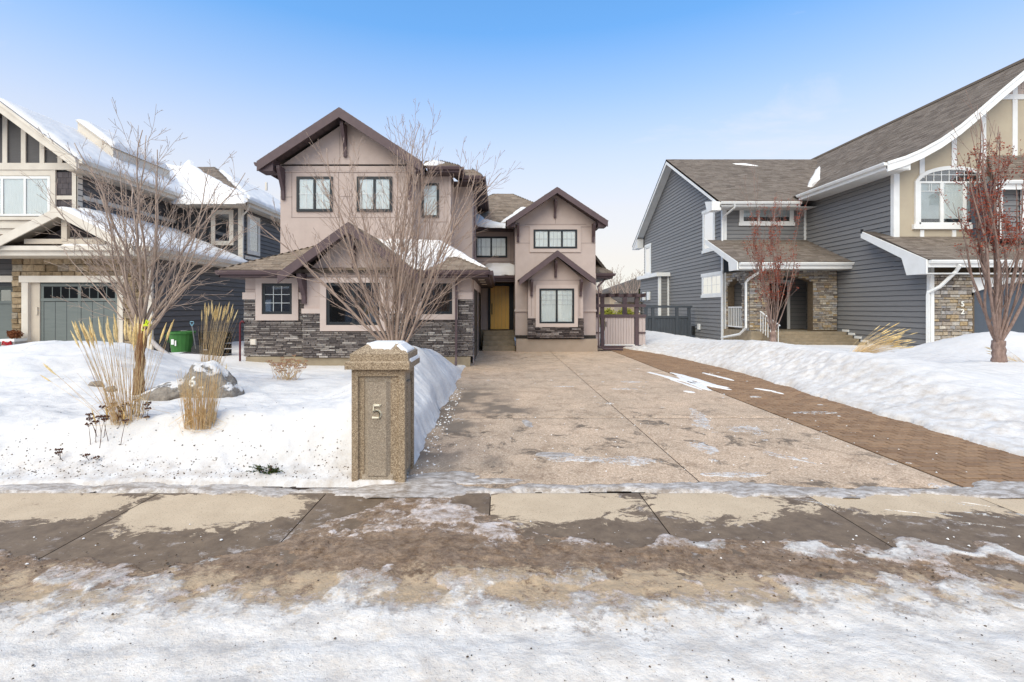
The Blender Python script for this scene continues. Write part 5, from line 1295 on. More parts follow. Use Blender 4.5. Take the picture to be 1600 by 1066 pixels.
# eaves
fz=3.56
box(L,'fascia',C,-20,-11.35,15.15,15.2,3.28,fz); MB().box(front(15.15),-20,-11.3,fz-.12,fz+.02,0,.1).build_each('gutter',C,L)
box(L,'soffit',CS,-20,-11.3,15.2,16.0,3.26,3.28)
MB().prism(side_r(-11.32),[(15.15,fz-.27),(15.15,fz),(21.4,fz),(21.4,fz-.27)],0,.04).build_each('fascia',C,L); MB().box(side_r(-11.28),15.15,21.4,fz-.12,fz+.02,0,.11).build_each('gutter',C,L)
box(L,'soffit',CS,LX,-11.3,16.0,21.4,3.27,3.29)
# lean-to roof beside the upper storey, under snow
lt=roof(L,[(-11.3,15.2,3.58),(-11.3,21.4,3.58),(-14.7,21.4,5.06),(-14.7,16.6,5.06)],G,0,.06,.15,skip=True)
f2=roof(L,[(-20,15.2,3.58),(-11.3,15.2,3.58),(-14.7,16.6,4.2),(-20,16.6,4.2)],G,0,.06,.15,(.2,.4))
snow_on(L,lt[0],[(-.02,-.05),(6.25,-.05),(6.25,3.75),(1.3,3.75)],.15,.07,.05,31,'roof_snow',edge=.3)
snow_on(L,f2[0],[(6.0,.0),(8.65,.0),(5.6,1.45),(4.6,1.45)],.12,.06,.08,32,'roof_snow')
# garage gable
ga=(-13.95,2.40,3.58,4.80)
Lg2=roof(L,[(ga[0]-ga[1],15.0,ga[2]),(ga[0]-ga[1],16.6,ga[2]),(ga[0],16.6,ga[3]),(ga[0],15.0,ga[3])],G,0,.06,.15)
Rg2=roof(L,[(ga[0]+ga[1],15.0,ga[2]),(ga[0]+ga[1],16.9,ga[2]),(ga[0],16.9,ga[3]),(ga[0],15.0,ga[3])],G,0,.06,.15)
rake(L,14.95,ga[0]-ga[1],ga[2]-.01,ga[0],ga[3]-.01,.30,C,.05); rake(L,14.95,ga[0],ga[3]-.01,ga[0]+ga[1],ga[2]-.01,.30,C,.05)
soffit(L,ga[0],ga[1],ga[2],ga[3],15.0,15.7,.08,CS,False)
MB().prism(front(15.75),[(ga[0]-1.8,3.60),(ga[0]+1.8,3.60),(ga[0],4.50)],0,.05).build('gable_panel',M['shake_dark'],L)
MB().box(front(15.3),ga[0]-.09,ga[0]+.09,3.75,4.45,0,.12).build('king_post',CS,L); MB().box(front(15.3),ga[0]-1.3,ga[0]+1.3,3.66,3.82,0,.1).build('tie_beam',CS,L)
snow_on(L,Rg2[0],[(0,.0),(1.9,.0),(1.9,2.7),(0,2.7)],.10,.06,.05,33,'roof_snow')
# upper front block
UY2=16.5; UXr=-14.7
box(L,'upper_wall',inner2,-22,UXr-.02,UY2+.06,30,3.4,6.6)
FUL=front(UY2)
MB().prism(front(UY2+.06),[(-20,6.5),(UXr,6.5),(-17.0,8.5)],0,.04).build('gable_wall',M['siding_dark'],L)
# shakes, window, trims
y=4.2; r=0
while y<6.25:
    x=WX(88,UY2)-(.08 if r%2 else 0)
    while x<UXr-.18: MB().bbox(FUL,max(x,WX(88,UY2)),min(x+.20,UXr-.15),y,y+.19,-.04,-.02+.004*(r%2),.004).build('shake',M['shake_dark'],L); x+=.205
    y+=.195; r+=1
MB().box(FUL,UXr-.17,UXr+.02,3.9,6.45,-.04,.02).build_each('corner_trim',C,L); MB().box(side_r(UXr),UY2-.02,UY2+.18,4.3,6.4,-.02,.03).build_each('corner_trim',C,L)
MB().box(FUL,WX(86,UY2),UXr-.17,WZ(312,UY2),WZ(306,UY2),-.02,.02).build_each('trim_band',C,L)
MB().box(FUL,-21,UXr+.3,WZ(266,UY2),WZ(255.5,UY2),.0,.06).build('cross_beam',C,L)
MB().box(FUL,-21,WX(88,UY2),WZ(344,UY2),WZ(338,UY2),-.02,.05).box(FUL,-21,WX(88,UY2),WZ(357,UY2),WZ(350,UY2),-.02,.03).build_each('trim_band',C,L)
MB().box(FUL,-21,WX(88,UY2),3.5,WZ(344,UY2),-.04,-.02).build('panel',C,L)
wl_=window(L,FUL,WX(-70,UY2),WX(80,UY2),WZ(339,UY2),WZ(276,UY2),M['white'],4,.09,.05,(M['curtain'],1),M['glass'])
MB().box(FUL,WX(80,UY2),WX(88,UY2),WZ(344,UY2),WZ(266,UY2),-.02,.04).box(FUL,-21,WX(80,UY2),WZ(275,UY2),WZ(266,UY2),-.02,.03).build('surround',C,wl_)
rz0,rzp=6.60,8.72
def rkz(x): return rzp-(abs(x+17.0))*((rzp-rz0)/2.85)
for px in (9,38,67,95): x=WX(px,UY2); MB().box(FUL,x-.08,x+.08,WZ(255.5,UY2),rkz(x)-.25,-.0,.04).build('batten',C,L)
xs2=[-20.2,WX(38,UY2)]
Y0=15.9
ul=roof(L,[(-14.15,Y0,rz0),(-14.15,21.8,rz0),(-17.0,21.8,rzp),(-17.0,Y0,rzp)],G,0,.08,.15,skip=True)
ul2=roof(L,[(-14.15,21.8,rz0),(-14.15,34,rz0),(-17.0,34,rzp),(-17.0,21.8,rzp)],G,0,.08,.15,skip=True)
roof(L,[(-19.85,Y0,rz0),(-19.85,34,rz0),(-17.0,34,rzp),(-17.0,Y0,rzp)],G,0,.08,.15,skip=True)
rake(L,Y0-.05,-14.15,rz0-.01,-17.0,rzp-.01,.36,C,.05); rake(L,Y0-.05,-19.85,rz0-.01,-17.0,rzp-.01,.36,C,.05)
rake(L,Y0-.09,-14.15,rz0+.0,-17.0,rzp+.0,.12,C,.04,'rake_moulding')
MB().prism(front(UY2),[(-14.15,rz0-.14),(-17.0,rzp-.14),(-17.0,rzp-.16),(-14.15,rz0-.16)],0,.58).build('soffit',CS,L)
MB().box(side_r(-14.15),Y0,21.3,rz0-.30,rz0-.02,0,.04).build_each('fascia',C,L); MB().box(side_r(-14.11),Y0,21.3,rz0-.14,rz0,0,.11).build_each('gutter',C,L)
box(L,'soffit',CS,UXr,-14.15,Y0+.2,21.5,rz0-.33,rz0-.31)
snow_on(L,ul[0],[(.05,.0),(5.9,.0),(5.9,3.5),(.05,3.5)],.12,.08,.04,34,'roof_snow',edge=.25)
snow_on(L,ul2[0],[(-.05,.0),(12,.0),(12,3.5),(-.05,3.5)],.12,.12,.05,35,'roof_snow',edge=.25)
# side wall of the upper block
SU=side_r(UXr)
siding(L,SU,[(16.5,3.9),(21.5,3.9),(21.5,6.4),(16.5,6.4)],SDk,.2)
MB().prism(SU,[(16.7,5.42),(21.5,5.42),(21.5,5.57),(16.7,5.57)],.02,.05).build_each('trim_band',C,L)
# rear wing: front wall, hip roof
FW2=front(21.5)
box(L,'wing_wall',inner2,UXr,LX-.02,21.55,30,3.2,6.2)
siding(L,FW2,[(UXr,3.6),(LX,3.6),(LX,6.2),(UXr,6.2)],SDk,.2,holes=[(-13.3,-12.1,4.3,6.0)])
ww=(WX(334,21.5),WX(362,21.5),WZ(380,21.5),WZ(332,21.5))
w_a=window(L,FW2,*ww,C,1,.09,.06,(M['curtain'],.4),M['glass_dark'],None,(C,.10,.05))
MB().box(FW2,LX-.13,LX+.02,3.4,6.2,0,.045).build_each('corner_trim',C,L); MB().box(side_r(LX),21.48,21.62,3.4,6.2,.0,.045).build_each('corner_trim',C,L)
wy0,wy1=22.0,22.95
window(L,side_r(LX+.02),wy0,wy1,4.2,5.85,C,1,.09,.05,(M['curtain'],1),M['glass'],None,(C,.10,.05))
MB().box(side_r(LX),21.7,23.3,3.85,4.0,.02,.08).build_each('trim_band',C,L)
ez=6.42
hf=roof(L,[(-14.3,21.0,ez),(-11.2,21.0,ez),(-15.0,24.9,9.0),(-17.2,24.9,9.0)],G,0,.08,.15)
hr=roof(L,[(-11.2,21.0,ez),(-11.2,29.5,ez),(-15.0,29.5,9.0),(-15.0,24.9,9.0)],G,0,.08,.15)
roof(L,[(-15.0,24.9,9.0),(-15.0,29.5,9.0),(-19,29.5,8.0),(-17.2,24.9,9.0)],G,0,.06,.15,skip=True)
MB().box(front(21.0),-14.3,-11.2,ez-.30,ez-.01,-.03,0.0).build_each('fascia',C,L); MB().box(front(21.0),-14.3,-11.1,ez-.13,ez+.0,.0,.11).build_each('gutter',C,L)
MB().box(side_r(-11.2),21.0,29.5,ez-.30,ez-.01,-.03,.0).build_each('fascia',C,L); MB().box(side_r(-11.2),21.0,29.5,ez-.13,ez+.0,.0,.11).build_each('gutter',C,L)
box(L,'soffit',CS,-14.3,-11.2,21.03,21.5,ez-.31,ez-.29); box(L,'soffit',CS,LX,-11.2,21.5,29.5,ez-.31,ez-.29)
fr=hf[0]
snow_on(L,fr,[onr(fr,*p) for p in [(268,318),(383,318),(384,304),(360,294),(345,285),(330,277),(305,262),(296,251),(284,262),(262,258),(236,252),(190,262)]],.12,.06,.10,36,'roof_snow',edge=.2)
fr=hr[0]
snow_on(L,fr,[(.1,.0),(8.3,.0),(8.3,3.9),(3.8,4.2)],.15,.08,.15,37,'roof_snow')
downspout(L,[(-11.15,21.1,6.2),(-11.3,21.3,6.0),(-11.62,21.42,5.75),(-11.62,21.42,3.6)],C,.045)
# dormer-like ridge behind
dq=roof(L,[(-15.2,18.6,7.95),(-15.2,21.9,7.95),(-16.6,21.9,8.98),(-16.6,18.6,8.98)],M['shingle_grey'],0,.06,.15,skip=True,deck=C)
MB().prism(front(18.65),[(-15.2,7.2),(-15.2,7.9),(-16.6,8.92),(-16.6,8.3)],-3.2,0).build('dormer_cheek',C,L)
snow_on(L,dq[0],[(.0,-.05),(3.2,-.05),(3.2,1.75),(.0,1.75)],.16,.06,.03,38,'roof_snow')
box(L,'vent_pipe',M['cream'],-13.35,-13.25,27,27.1,8.3,8.75)
tag_pipe=box(L,'flue_pipe',M['cream'],WX(436,27)-.05,WX(436,27)+.05,27,27.1,6.3,WZ(318,27))

# ================================================================== beyond the gate
Hb=thing('far_house',(22,62,0),'distant tan house with grey-brown roof seen above the pergola gate','house')
box(Hb,'wall',M['brick_far'],14,25,60,70,0,3.4)
roof(Hb,[(12.8,59.4,3.3),(26,59.4,3.3),(24,65,6.2),(20.5,65,6.2)],M['far_roof'],0,.2,.2,skip=True)
roof(Hb,[(12.8,59.4,3.3),(12.8,70,3.3),(20.5,66,6.2),(20.5,65,6.2)],M['far_roof'],0,.2,.2,skip=True)
for a in (14.8,17.4,20.2): window(Hb,front(59.98),a,a+1.5,1.0,2.5,M['white'],2,.12,.05,None,M['glass_dark'])
Hc=thing('far_bungalow',(13,75,0),'low beige bungalow half hidden behind shrubs beyond the gate','house')
box(Hc,'wall',M['beige'],9.5,16,74,80,0,3.1); roof(Hc,[(9,73.5,3.0),(17,73.5,3.0),(14.5,77,5.2),(11.5,77,5.2)],M['far_roof'],0,.2,.2,skip=True)
window(Hc,front(73.98),11.5,13.5,1.1,2.4,M['white'],2,.12,.05,None,M['glass_dark'])
Gs=thing('garden_shed',(8.6,33,0),'small dark shed past the gate on its right side','shed')
box(Gs,'wall',M['brick_far'],8.5,9.7,33,35,0,2.0); roof(Gs,[(8.3,32.8,2.0),(9.9,32.8,2.0),(9.9,35.2,2.4),(8.3,35.2,2.4)],M['far_roof'],0,.08,skip=True)

def leafball(b, c, rx, ry, rz, n, s, r, shape=None):
    for i in range(n):
        while True:
            p=Vector((r.uniform(-1,1),r.uniform(-1,1),r.uniform(-1,1)))
            if p.length<1: break
        p=p*(.65+.35*r.random()); q=Vector((c[0]+p.x*rx,c[1]+p.y*ry,c[2]+p.z*rz))
        if shape: q=shape(q)
        a=Vector((r.gauss(0,1),r.gauss(0,1),r.gauss(0,1))).normalized()*s*r.uniform(.6,1.3); d=a.orthogonal().normalized()*s*r.uniform(.3,.6)
        b.add([q-a,q+d,q+a,q-d],[(0,1,2,3)])
rs=random.Random(3)
for i,(px,D,w,h,lab) in enumerate([(950,30,.62,1.25,'yellow-green globe shrub beyond the gate, left of the pair'),(977,30,.66,1.3,'yellow-green globe shrub beyond the gate, right of the pair')]):
    t=thing('shrub',(WX(px,D),D,0),lab,'shrub','globe shrubs beyond the gate'); b=MB(); leafball(b,(WX(px,D),D,h*.66),w*1.1,w*1.1,h*.66,3200,.07,rs); b.build('crown',M['evergreen'],t)
    MB().tube([(WX(px,D),D,0),(WX(px,D),D,.5)],.05,5).build('stem',M['twig'],t)

# houses over the road behind the viewer: what the dark windows mirror
for i,(xa,xb,w_,hh,lab) in enumerate([(-31,-18,M['far_roof'],6.2,'wide brown house across the road, far left of the row'),(-16,-6,M['siding_blue'],5.6,'blue-grey house across the road, mirrored in the garage windows'),(-4,7,M['brick_far'],5.2,'tan house across the road with a steep roof'),(9,20,M['siding_dark'],5.8,'dark house across the road on the right side')]):
    t=thing('opposite_house',((xa+xb)/2,-26,0),lab,'house'); box(t,'wall',w_,xa,xb,-34,-24,0,hh); MB().prism(Fr((0,-34.6,0),(1,0,0),(0,0,1),(0,1,0)),[(xa-.6,hh),(xb+.6,hh),((xa+xb)/2,hh+3.6)],0,11.2).build('roof',M['far_roof'],t)
    for k in range(3):
        f_=Fr((0,-23.98,0),(1,0,0),(0,0,1),(0,1,0)); window(t,f_,xa+1.2+k*3,xa+2.9+k*3,3.6,5.0,M['white'],2,.12,.05,None,M['glass_dark'])
    MB().box(Fr((0,-23.98,0),(1,0,0),(0,0,1),(0,1,0)),xa+2,xa+7,0,2.4,0,.04).build('garage_door',M['white'],t)

# ------------------------------------------------------------------ trees
def bez(p,d,L,n,up,r,wob):
    pts=[Vector(p)]; d=Vector(d).normalized()
    for i in range(n):
        d=(d+Vector((r.gauss(0,wob),r.gauss(0,wob),r.gauss(0,wob)))+Vector((0,0,up))).normalized(); pts.append(pts[-1]+d*(L/n))
    return pts
leafall=[False]
def grow(tw, p, d, L, r0, lev, maxlev, R_, up, wob, spread, dens, tips=None, r1=None, minr=.0022, sides=(6,5,4,3)):
    n=max(3,int(L/.10)) if lev<maxlev else max(2,int(L/.08))
    pts=bez(p,d,L,n,up,R_,wob); rr=[max(minr,r0*(1-.78*i/n)) for i in range(n+1)]
    tw.tube(pts,rr,sides[min(lev,3)],lev<2)
    if tips is not None and (lev>=maxlev-1 or leafall[0]):
        for i in range(1,len(pts)): tips.append((pts[i],rr[i],lev))
    if lev>=maxlev: return
    nb=max(2,int(L*dens[min(lev,len(dens)-1)])); side=R_.random()*6.28
    for k in range(nb):
        t=.14+.82*(k+R_.random()*.7)/nb; i=min(n-1,int(t*n)); f=t*n-i
        q=pts[i].lerp(pts[i+1],f); dd=(pts[i+1]-pts[i]).normalized(); a=dd.orthogonal().normalized(); side+=2.4+R_.uniform(-.5,.5)
        a=Matrix.Rotation(side,3,dd)@a; an=spread*R_.uniform(.7,1.3)
        nd=(dd*math.cos(an)+a*math.sin(an))
        l2=L*(1-t*.55)*R_.uniform(.30,.52)
        grow(tw,q,nd,l2,max(minr,rr[i]*.46),lev+1,maxlev,R_,up*1.2,wob,spread,dens,tips,None,minr,sides)

def bare_tree(loc, label, seed, trunk_h, trunk_r, limbs, top, mats, up=.05, wob=.07, spread=.62, dens=(4.5,5.5,6), maxlev=3, limb_r=.035, lean=(0,0), group=None, name='bare_tree', leaves=None, minr=.0024, l0=None):
    R_=random.Random(seed); t=thing(name,loc,label,'tree',group); base=Vector(loc)
    tp=base+Vector((lean[0]*trunk_h,lean[1]*trunk_h,trunk_h)); k=7
    pts=[base+(tp-base)*(i/k)+Vector((R_.gauss(0,.008),R_.gauss(0,.008),0))+Vector((0,0,-.12 if i==0 else 0)) for i in range(k+1)]
    MB().tube(pts,[trunk_r*(1.28-.28*min(1,i/2.0)) for i in range(k+1)],12).build('trunk',mats[0],t,True)
    tips=[]
    for (ax,ay,L,rs_,h0) in limbs:
        b=MB(); d=Vector((ax,ay,1)).normalized(); q=base+(tp-base)*h0+Vector((0,0,-.03))
        grow(b,q,d,L,rs_,0,maxlev,R_,up,wob,spread,dens,tips,None,minr)
        b.build('branch',mats[1],t,True)
    if leaves: leaves(t,tips,R_)
    return t
# snow-bank tree on the left: vase of many ascending limbs on an orange-brown trunk
R1=random.Random(11); D1=7.0; x1=WX(216,D1); z1=zL(x1,D1)
limbs=[]
for (px_top,py_top,h0,r_) in [(100,300,.8,.020),(110,150,.95,.026),(150,205,.9,.024),(190,130,1.,.030),(180,230,.85,.022),(215,170,1.,.032),(250,160,1.,.034),(285,150,1.,.030),(310,200,.95,.028),(335,170,.95,.030),(370,210,.9,.026),(345,290,.85,.024),(390,260,.8,.022),(380,350,.75,.018),(60,345,.8,.016),(125,250,.9,.022),(270,240,1.,.026),(230,135,1.,.030),(80,235,.85,.018),(140,300,.85,.018),(320,250,.9,.02),(205,250,.9,.02),(355,330,.8,.018),(100,200,.9,.022)]:
    dy=R1.uniform(-.8,.8); tgt=Vector((WX(px_top,D1+dy),D1+dy,WZ(py_top,D1+dy))); st=Vector((x1+.05,D1,z1+1.02*h0)); v=tgt-st
    f=v/max(.2,v.z); limbs.append((f.x*1.22,f.y,v.length*.82,r_*.74,h0))
T1=bare_tree((x1,D1,z1),'bare spreading tree with orange-brown trunk on the left snowbank beside the boulder',11,1.02,.062,limbs,None,(M['bark_orange'],M['bark']),up=.02,wob=.06,spread=.58,dens=(4.0,5.0,5.0),limb_r=.03,lean=(.06,0),minr=.0023)
# a strip of yellow ribbon on it
rb=thing('ribbon',(WX(231,6.9),6.9,WZ(508,6.9)),'yellow-green ribbon tied round the branches of the left tree','ribbon'); 
b=MB(); c=Vector(rb.location)
b.tube([c+Vector((math.cos(a*.9)*.05,-.02+math.sin(a*.9)*.03,.01*math.sin(a*2))) for a in range(8)],.012,5); b.tube([c+Vector((0,-.04,0)),c+Vector((.045,-.05,.05)),c+Vector((.02,-.05,.075)),c+Vector((-.01,-.04,0)),c+Vector((-.05,-.05,-.03)),c+Vector((-.03,-.05,-.08))],.010,4); b.build('loop',M['lime'],rb)

# multi-stemmed tree behind the pillar
D2=9.3; x2=WX(618,D2); z2=zL(x2,D2); limbs=[]; R2=random.Random(23)
for (px,py) in [(455,300),(487,175),(505,240),(535,165),(560,200),(590,155),(585,260),(610,175),(640,160),(645,240),(668,165),(695,150),(705,200),(722,180),(740,215),(520,330),(680,280),(728,300),(540,260),(625,215)]:
    dy=R2.uniform(-1.0,1.0); tgt=Vector((WX(px,D2+dy),D2+dy,WZ(py,D2+dy))); st=Vector((x2,D2,z2+.10)); v=tgt-st; f=v/max(.2,v.z)
    limbs.append((f.x*1.16,f.y,v.length*.90,R2.uniform(.025,.036),R2.uniform(.3,1)))
T2=bare_tree((x2,D2,z2),'bare multi-stemmed tree rising behind the stone number pillar',23,.16,.12,limbs,None,(M['bark'],M['twig_red']),up=.012,wob=.042,spread=.44,dens=(3.0,3.9,4.2),minr=.0030)

def red_leaves(lo,hi,n,den=1.0):
    def f(t,tips,R_):
        b=MB()
        for (p,r_,lev) in tips:
            if not(lo<p.z<hi): continue
            for k in range(n):
                cl=float(vnoise(p.x*9+3,p.z*9+p.y*4,17))
                if R_.random()>den*max(0,(cl-.38))*3.4: continue
                q=p+Vector((R_.gauss(0,.028),R_.gauss(0,.028),R_.gauss(0,.035))); s=R_.uniform(.012,.028)
                a=Vector((R_.gauss(0,1),R_.gauss(0,1),R_.gauss(0,1))).normalized(); c=a.orthogonal().normalized()
                b.add([q-a*s,q+c*s*.7+a*.2*s,q+a*s,q-c*s*.7+a*.2*s,q+a.cross(c)*s*.4],[(0,1,4),(1,2,4),(2,3,4),(3,0,4)])
        b.build('dried_leaves',M['redleaf'],t,kind='stuff')
    return f
leafall[0]=True
D3=13.3; x3=WX(1208,D3); z3=zR(x3,D3); limbs=[]; R3=random.Random(31)
for (px,py) in [(1178,340),(1183,330),(1192,315),(1200,325),(1213,300),(1220,255),(1226,305),(1236,310),(1243,330),(1250,380),(1205,345),(1172,400),(1196,380),(1232,350)]:
    dy=R3.uniform(-.45,.45); tgt=Vector((WX(px,D3+dy),D3+dy,WZ(py,D3+dy))); st=Vector((x3,D3,z3+.2)); v=tgt-st
    f=Vector((v.x*2.1,v.y*2.1,v.z))/v.z; limbs.append((f.x,f.y,v.length*1.0,R3.uniform(.012,.019),R3.uniform(.5,1)))
T3=bare_tree((x3,D3,z3),'narrow upright tree with clinging red leaves before the stone porch',31,.30,.085,limbs,None,(M['bark_red'],M['bark_red']),up=.075,wob=.035,spread=.40,dens=(1.3,2.3),maxlev=2,minr=.0035,leaves=red_leaves(WZ(470,D3),WZ(312,D3),7,.9))
D4=9.0; x4=WX(1561,D4); z4=zR(x4,D4)-.02; limbs=[]; R4=random.Random(43)
for (px,py) in [(1493,190+60),(1500,330),(1510,290),(1520,240),(1530,205),(1545,175),(1555,180),(1562,195),(1575,210),(1590,230),(1605,250),(1620,300),(1640,280),(1538,250),(1585,300)]:
    dy=R4.uniform(-.45,.45); tgt=Vector((WX(px,D4+dy),D4+dy,WZ(py,D4+dy))); st=Vector((x4,D4,z4+.3)); v=tgt-st
    f=Vector((v.x*2.0,v.y*2.0,v.z))/v.z; limbs.append((f.x,f.y,v.length*1.0,R4.uniform(.022,.036),R4.uniform(.7,1)))
T4=bare_tree((x4,D4,z4),'upright tree with red leaf clusters in the snow before the right-hand garage',43,.42,.10,limbs,None,(M['bark_red'],M['bark_red']),up=.07,wob=.035,spread=.42,dens=(1.4,2.5),maxlev=2,minr=.003,leaves=red_leaves(WZ(395,D4),WZ(225,D4),8,.9))
leafall[0]=False
for i,(xx,yy) in enumerate([(-7.5,-12),(1.5,-13)]):
    R_=random.Random(90+i); lb=[(R_.uniform(-.5,.5),R_.uniform(-.5,.5),4.6,.07,R_.uniform(.5,1)) for k in range(8)]
    bare_tree((xx,yy,0),['bare boulevard tree behind the viewer, left one','bare boulevard tree behind the viewer, middle one'][i],90+i,2.2,.14,lb,None,(M['bark'],M['bark']),maxlev=2,dens=(2.6,3),minr=.008)
# far bare trees beyond the gate
for i,(px,D,h) in enumerate([(938,50,5.4),(962,58,6.4),(985,52,5.0),(1000,64,6.5)]):
    R_=random.Random(60+i); lb=[(R_.uniform(-.5,.5),R_.uniform(-.5,.5),h*.6,.05,1) for k in range(7)]
    bare_tree((WX(px,D),D,0),['slender bare tree nearest the taupe house beyond the gate','bare tree behind the globe shrubs beyond the gate','small bare tree over the pergola middle','bare tree in the distance by the blue-grey house corner'][i],60+i,h*.4,.10,lb,None,(M['twig'],M['twig']),maxlev=2,dens=(1.6,2.5),minr=.012,group='bare trees beyond the gate')
# dark conifer seen through the pergola
cf=thing('spruce_tree',(WX(1001,40),40,0),'small dark spruce seen through the pergola near the blue-grey house','tree')
b=MB(); R_=random.Random(5); X_=WX(1001,40)
for k in range(1500):
    z=R_.random()**1.2*3.0; rad=.75*(1-z/3.1)*math.sqrt(R_.random()); a=R_.random()*6.28; q=Vector((X_+math.cos(a)*rad,40+math.sin(a)*rad,.2+z)); d=Vector((math.cos(a),math.sin(a),-.3))*.12
    b.add([q,q+d+Vector((0,0,.03)),q+d*1.1+Vector((.03,.03,-.03))],[(0,1,2)])
b.build('crown',M['juniper'],cf); MB().tube([(X_,40,0),(X_,40,3)],[.06,.01],5).build('trunk',M['twig'],cf)

# ------------------------------------------------------------------ ornamental grasses
def seed_mesh():
    b=MB(); b.tube([(0,0,0),(.004,0,.3),(.0,.005,.65),(.003,0,1)],[.012,.085,.075,.010],6); me=b.mesh('seed_head'); me.materials.append(M['seed']); return me
SEED=seed_mesh()
def grass(loc,label,seed,nst,nhead,w,lean,hmin,hmax,headlen=.22,fall=0,mat=None,spread=.28):
    R_=random.Random(seed); t=thing('ornamental_grass',loc,label,'grass clump','tan ornamental grass clumps'); base=Vector(loc); b=MB(); ends=[]
    for i in range(nst):
        a=R_.random()*6.28; rr_=w*math.sqrt(R_.random()); p=base+Vector((math.cos(a)*rr_,math.sin(a)*rr_*.6,-.05))
        d=Vector((math.cos(a)*spread*R_.random()+lean[0]*R_.uniform(.6,1.3),math.sin(a)*spread*R_.random()+lean[1],1)).normalized(); h=R_.uniform(hmin,hmax)
        pts=[p]; n=5
        for k in range(n): d=(d+Vector((R_.gauss(0,.025)+lean[0]*.05,R_.gauss(0,.025),-fall))).normalized(); pts.append(pts[-1]+d*h/n)
        if R_.random()<.12: pts=pts[:3]+[pts[2]+Vector((R_.uniform(-.2,.2),R_.uniform(-.1,.1),-.12)),pts[2]+Vector((R_.uniform(-.3,.3),R_.uniform(-.1,.1),-.22)),pts[2]+Vector((R_.uniform(-.35,.35),0,-.26))]
        b.tube(pts,[.0024,.0023,.002,.0018,.0014,.001],3,False)
        ends.append((pts[-1],d,h))
    b.build('stems',M['straw'],t,kind='stuff')
    ends.sort(key=lambda e:-e[2])
    for (p,d,h) in ends[:nhead]:
        o=bpy.data.objects.new('seed_head',SEED); col.objects.link(o); o.parent=t; L_=headlen*R_.uniform(.7,1.2)
        q=d.to_track_quat('Z','Y'); o.matrix_basis=Matrix.Translation(p-d*L_*.7-base)@q.to_matrix().to_4x4()@Matrix.Diagonal((L_*.55,L_*.55,L_,1))
    return t
def gp(px,py,z=None):    # a point on the left yard snow seen at a pixel
    D=5.0
    for i in range(60):
        X_=WX(px,D); D=D*.6+.4*gy(py,zL(X_,D))
    return X_,D,zL(X_,D)
p=gp(198,655); grass(p,'large straw clump of feather grass left of the orange-brown trunk',71,130,44,.15,(-.06,0),.62,1.12,spread=.36,fall=.012)
p=gp(322,655); grass(p,'dense straw grass clump standing in front of the numbered boulder',72,230,0,.15,(.0,0),.34,.66,spread=.20)
p2=(WX(325,7.9),7.9,zL(WX(325,7.9),7.9)); grass(p2,'feathery grass clump leaning right behind the boulder',73,90,36,.14,(.16,0),.85,1.30,.24,spread=.2)
x5,y5=WX(1327,11.4),11.4; grass((x5,y5,zR(x5,y5)),'flattened golden grass fallen over the right snowbank',74,230,90,.10,(1.3,0),.6,1.4,.22,fall=.065,spread=.5)
x5,y5=WX(1600,9.2),9.2; grass((x5,y5,zR(x5,y5)+.02),'few flattened straw stems beside the right-hand tree',75,26,8,.10,(-1.2,.2),.35,.7,.14,fall=.06,spread=.4)
# flopped grey stems
p=gp(180,650); grass(p,'thin drooping stems leaning far left from the feather grass',76,9,4,.15,(-.8,0),.6,.95,.17,spread=.3)
# small brown perennials
def perennial(loc,label,seed,n,h,s,lean=0,mat=None,nm='dried_perennial',disc=.03):
    R_=random.Random(seed); t=thing(nm,loc,label,'plant','dried perennials poking out of the snow'); base=Vector(loc); b=MB()
    for i in range(n):
        d=Vector((R_.gauss(0,s)+lean,R_.gauss(0,s),1)).normalized(); H_=h*R_.uniform(.6,1.1); st=base+Vector((R_.gauss(0,.10),R_.gauss(0,.06),-.03)); pts=bez(st,d,H_,4,.02,R_,.08)
        b.tube(pts,[.0035,.003,.003,.002,.002],3,False)
        c=pts[-1]; hd=MB(); m_=7
        for k in range(m_):
            a=k*6.28/m_; q=c+Vector((math.cos(a)*disc*R_.uniform(.5,1),math.sin(a)*disc*R_.uniform(.5,1),disc*.35*R_.random())); b.tube([c-Vector((0,0,disc*.7)),q],.0014,3,False)
            hd.tube([q+Vector((-.008,0,0)),q+Vector((0,0,.007)),q+Vector((.008,0,0))],[.004,.009,.004],5)
        hd.build('flower_head',mat or M['dead'],t)
    b.build('stems',M['dead'] if mat is None else M['straw'],t,kind='stuff')
perennial(gp(165,690),'brown yarrow-like dead stems in the snow at far left of the pillar',81,11,.34,.35)
perennial(gp(195,655),'dark dead flower stems at the foot of the feather grass',82,12,.22,.35)
p=gp(448,592); perennial(p,'pinkish dried hydrangea-like plant before the ledgestone wall',83,60,.40,.50,0,M['russet'],disc=.035)
p=gp(108,715); perennial(p,'tiny dark twig tuft in the snow near the left edge of the sidewalk',84,4,.10,.5)
# green juniper sprig
p=gp(420,738); R_=random.Random(8); t=thing('juniper_sprig',p,'green evergreen sprig poking through the snow left of the pillar','shrub'); b=MB(); base=Vector(p)
for k in range(16):
    a=R_.uniform(-.5,3.6); st=base+Vector((R_.gauss(0,.05),R_.gauss(0,.02),0)); d=Vector((math.cos(a),-.35,abs(math.sin(a))*.55)).normalized(); L_=R_.uniform(.07,.17)
    for j in range(34):
        q=st+d*L_*j/34; e_=Vector((R_.gauss(0,1),R_.gauss(0,1),R_.gauss(0,1))).normalized()*.018+d*.012; f_=e_.orthogonal().normalized()*.004; b.add([q-f_,q+f_,q+e_],[(0,1,2)])
b.build('needles',M['juniper'],t,kind='stuff')
b=MB()
for k in range(8): a=R_.uniform(0,3.1); b.tube([base-Vector((0,0,.02)),base+Vector((math.cos(a)*.12,-.02,abs(math.sin(a))*.06+.01))],.004,4)
b.build('stem',M['dead'],t)

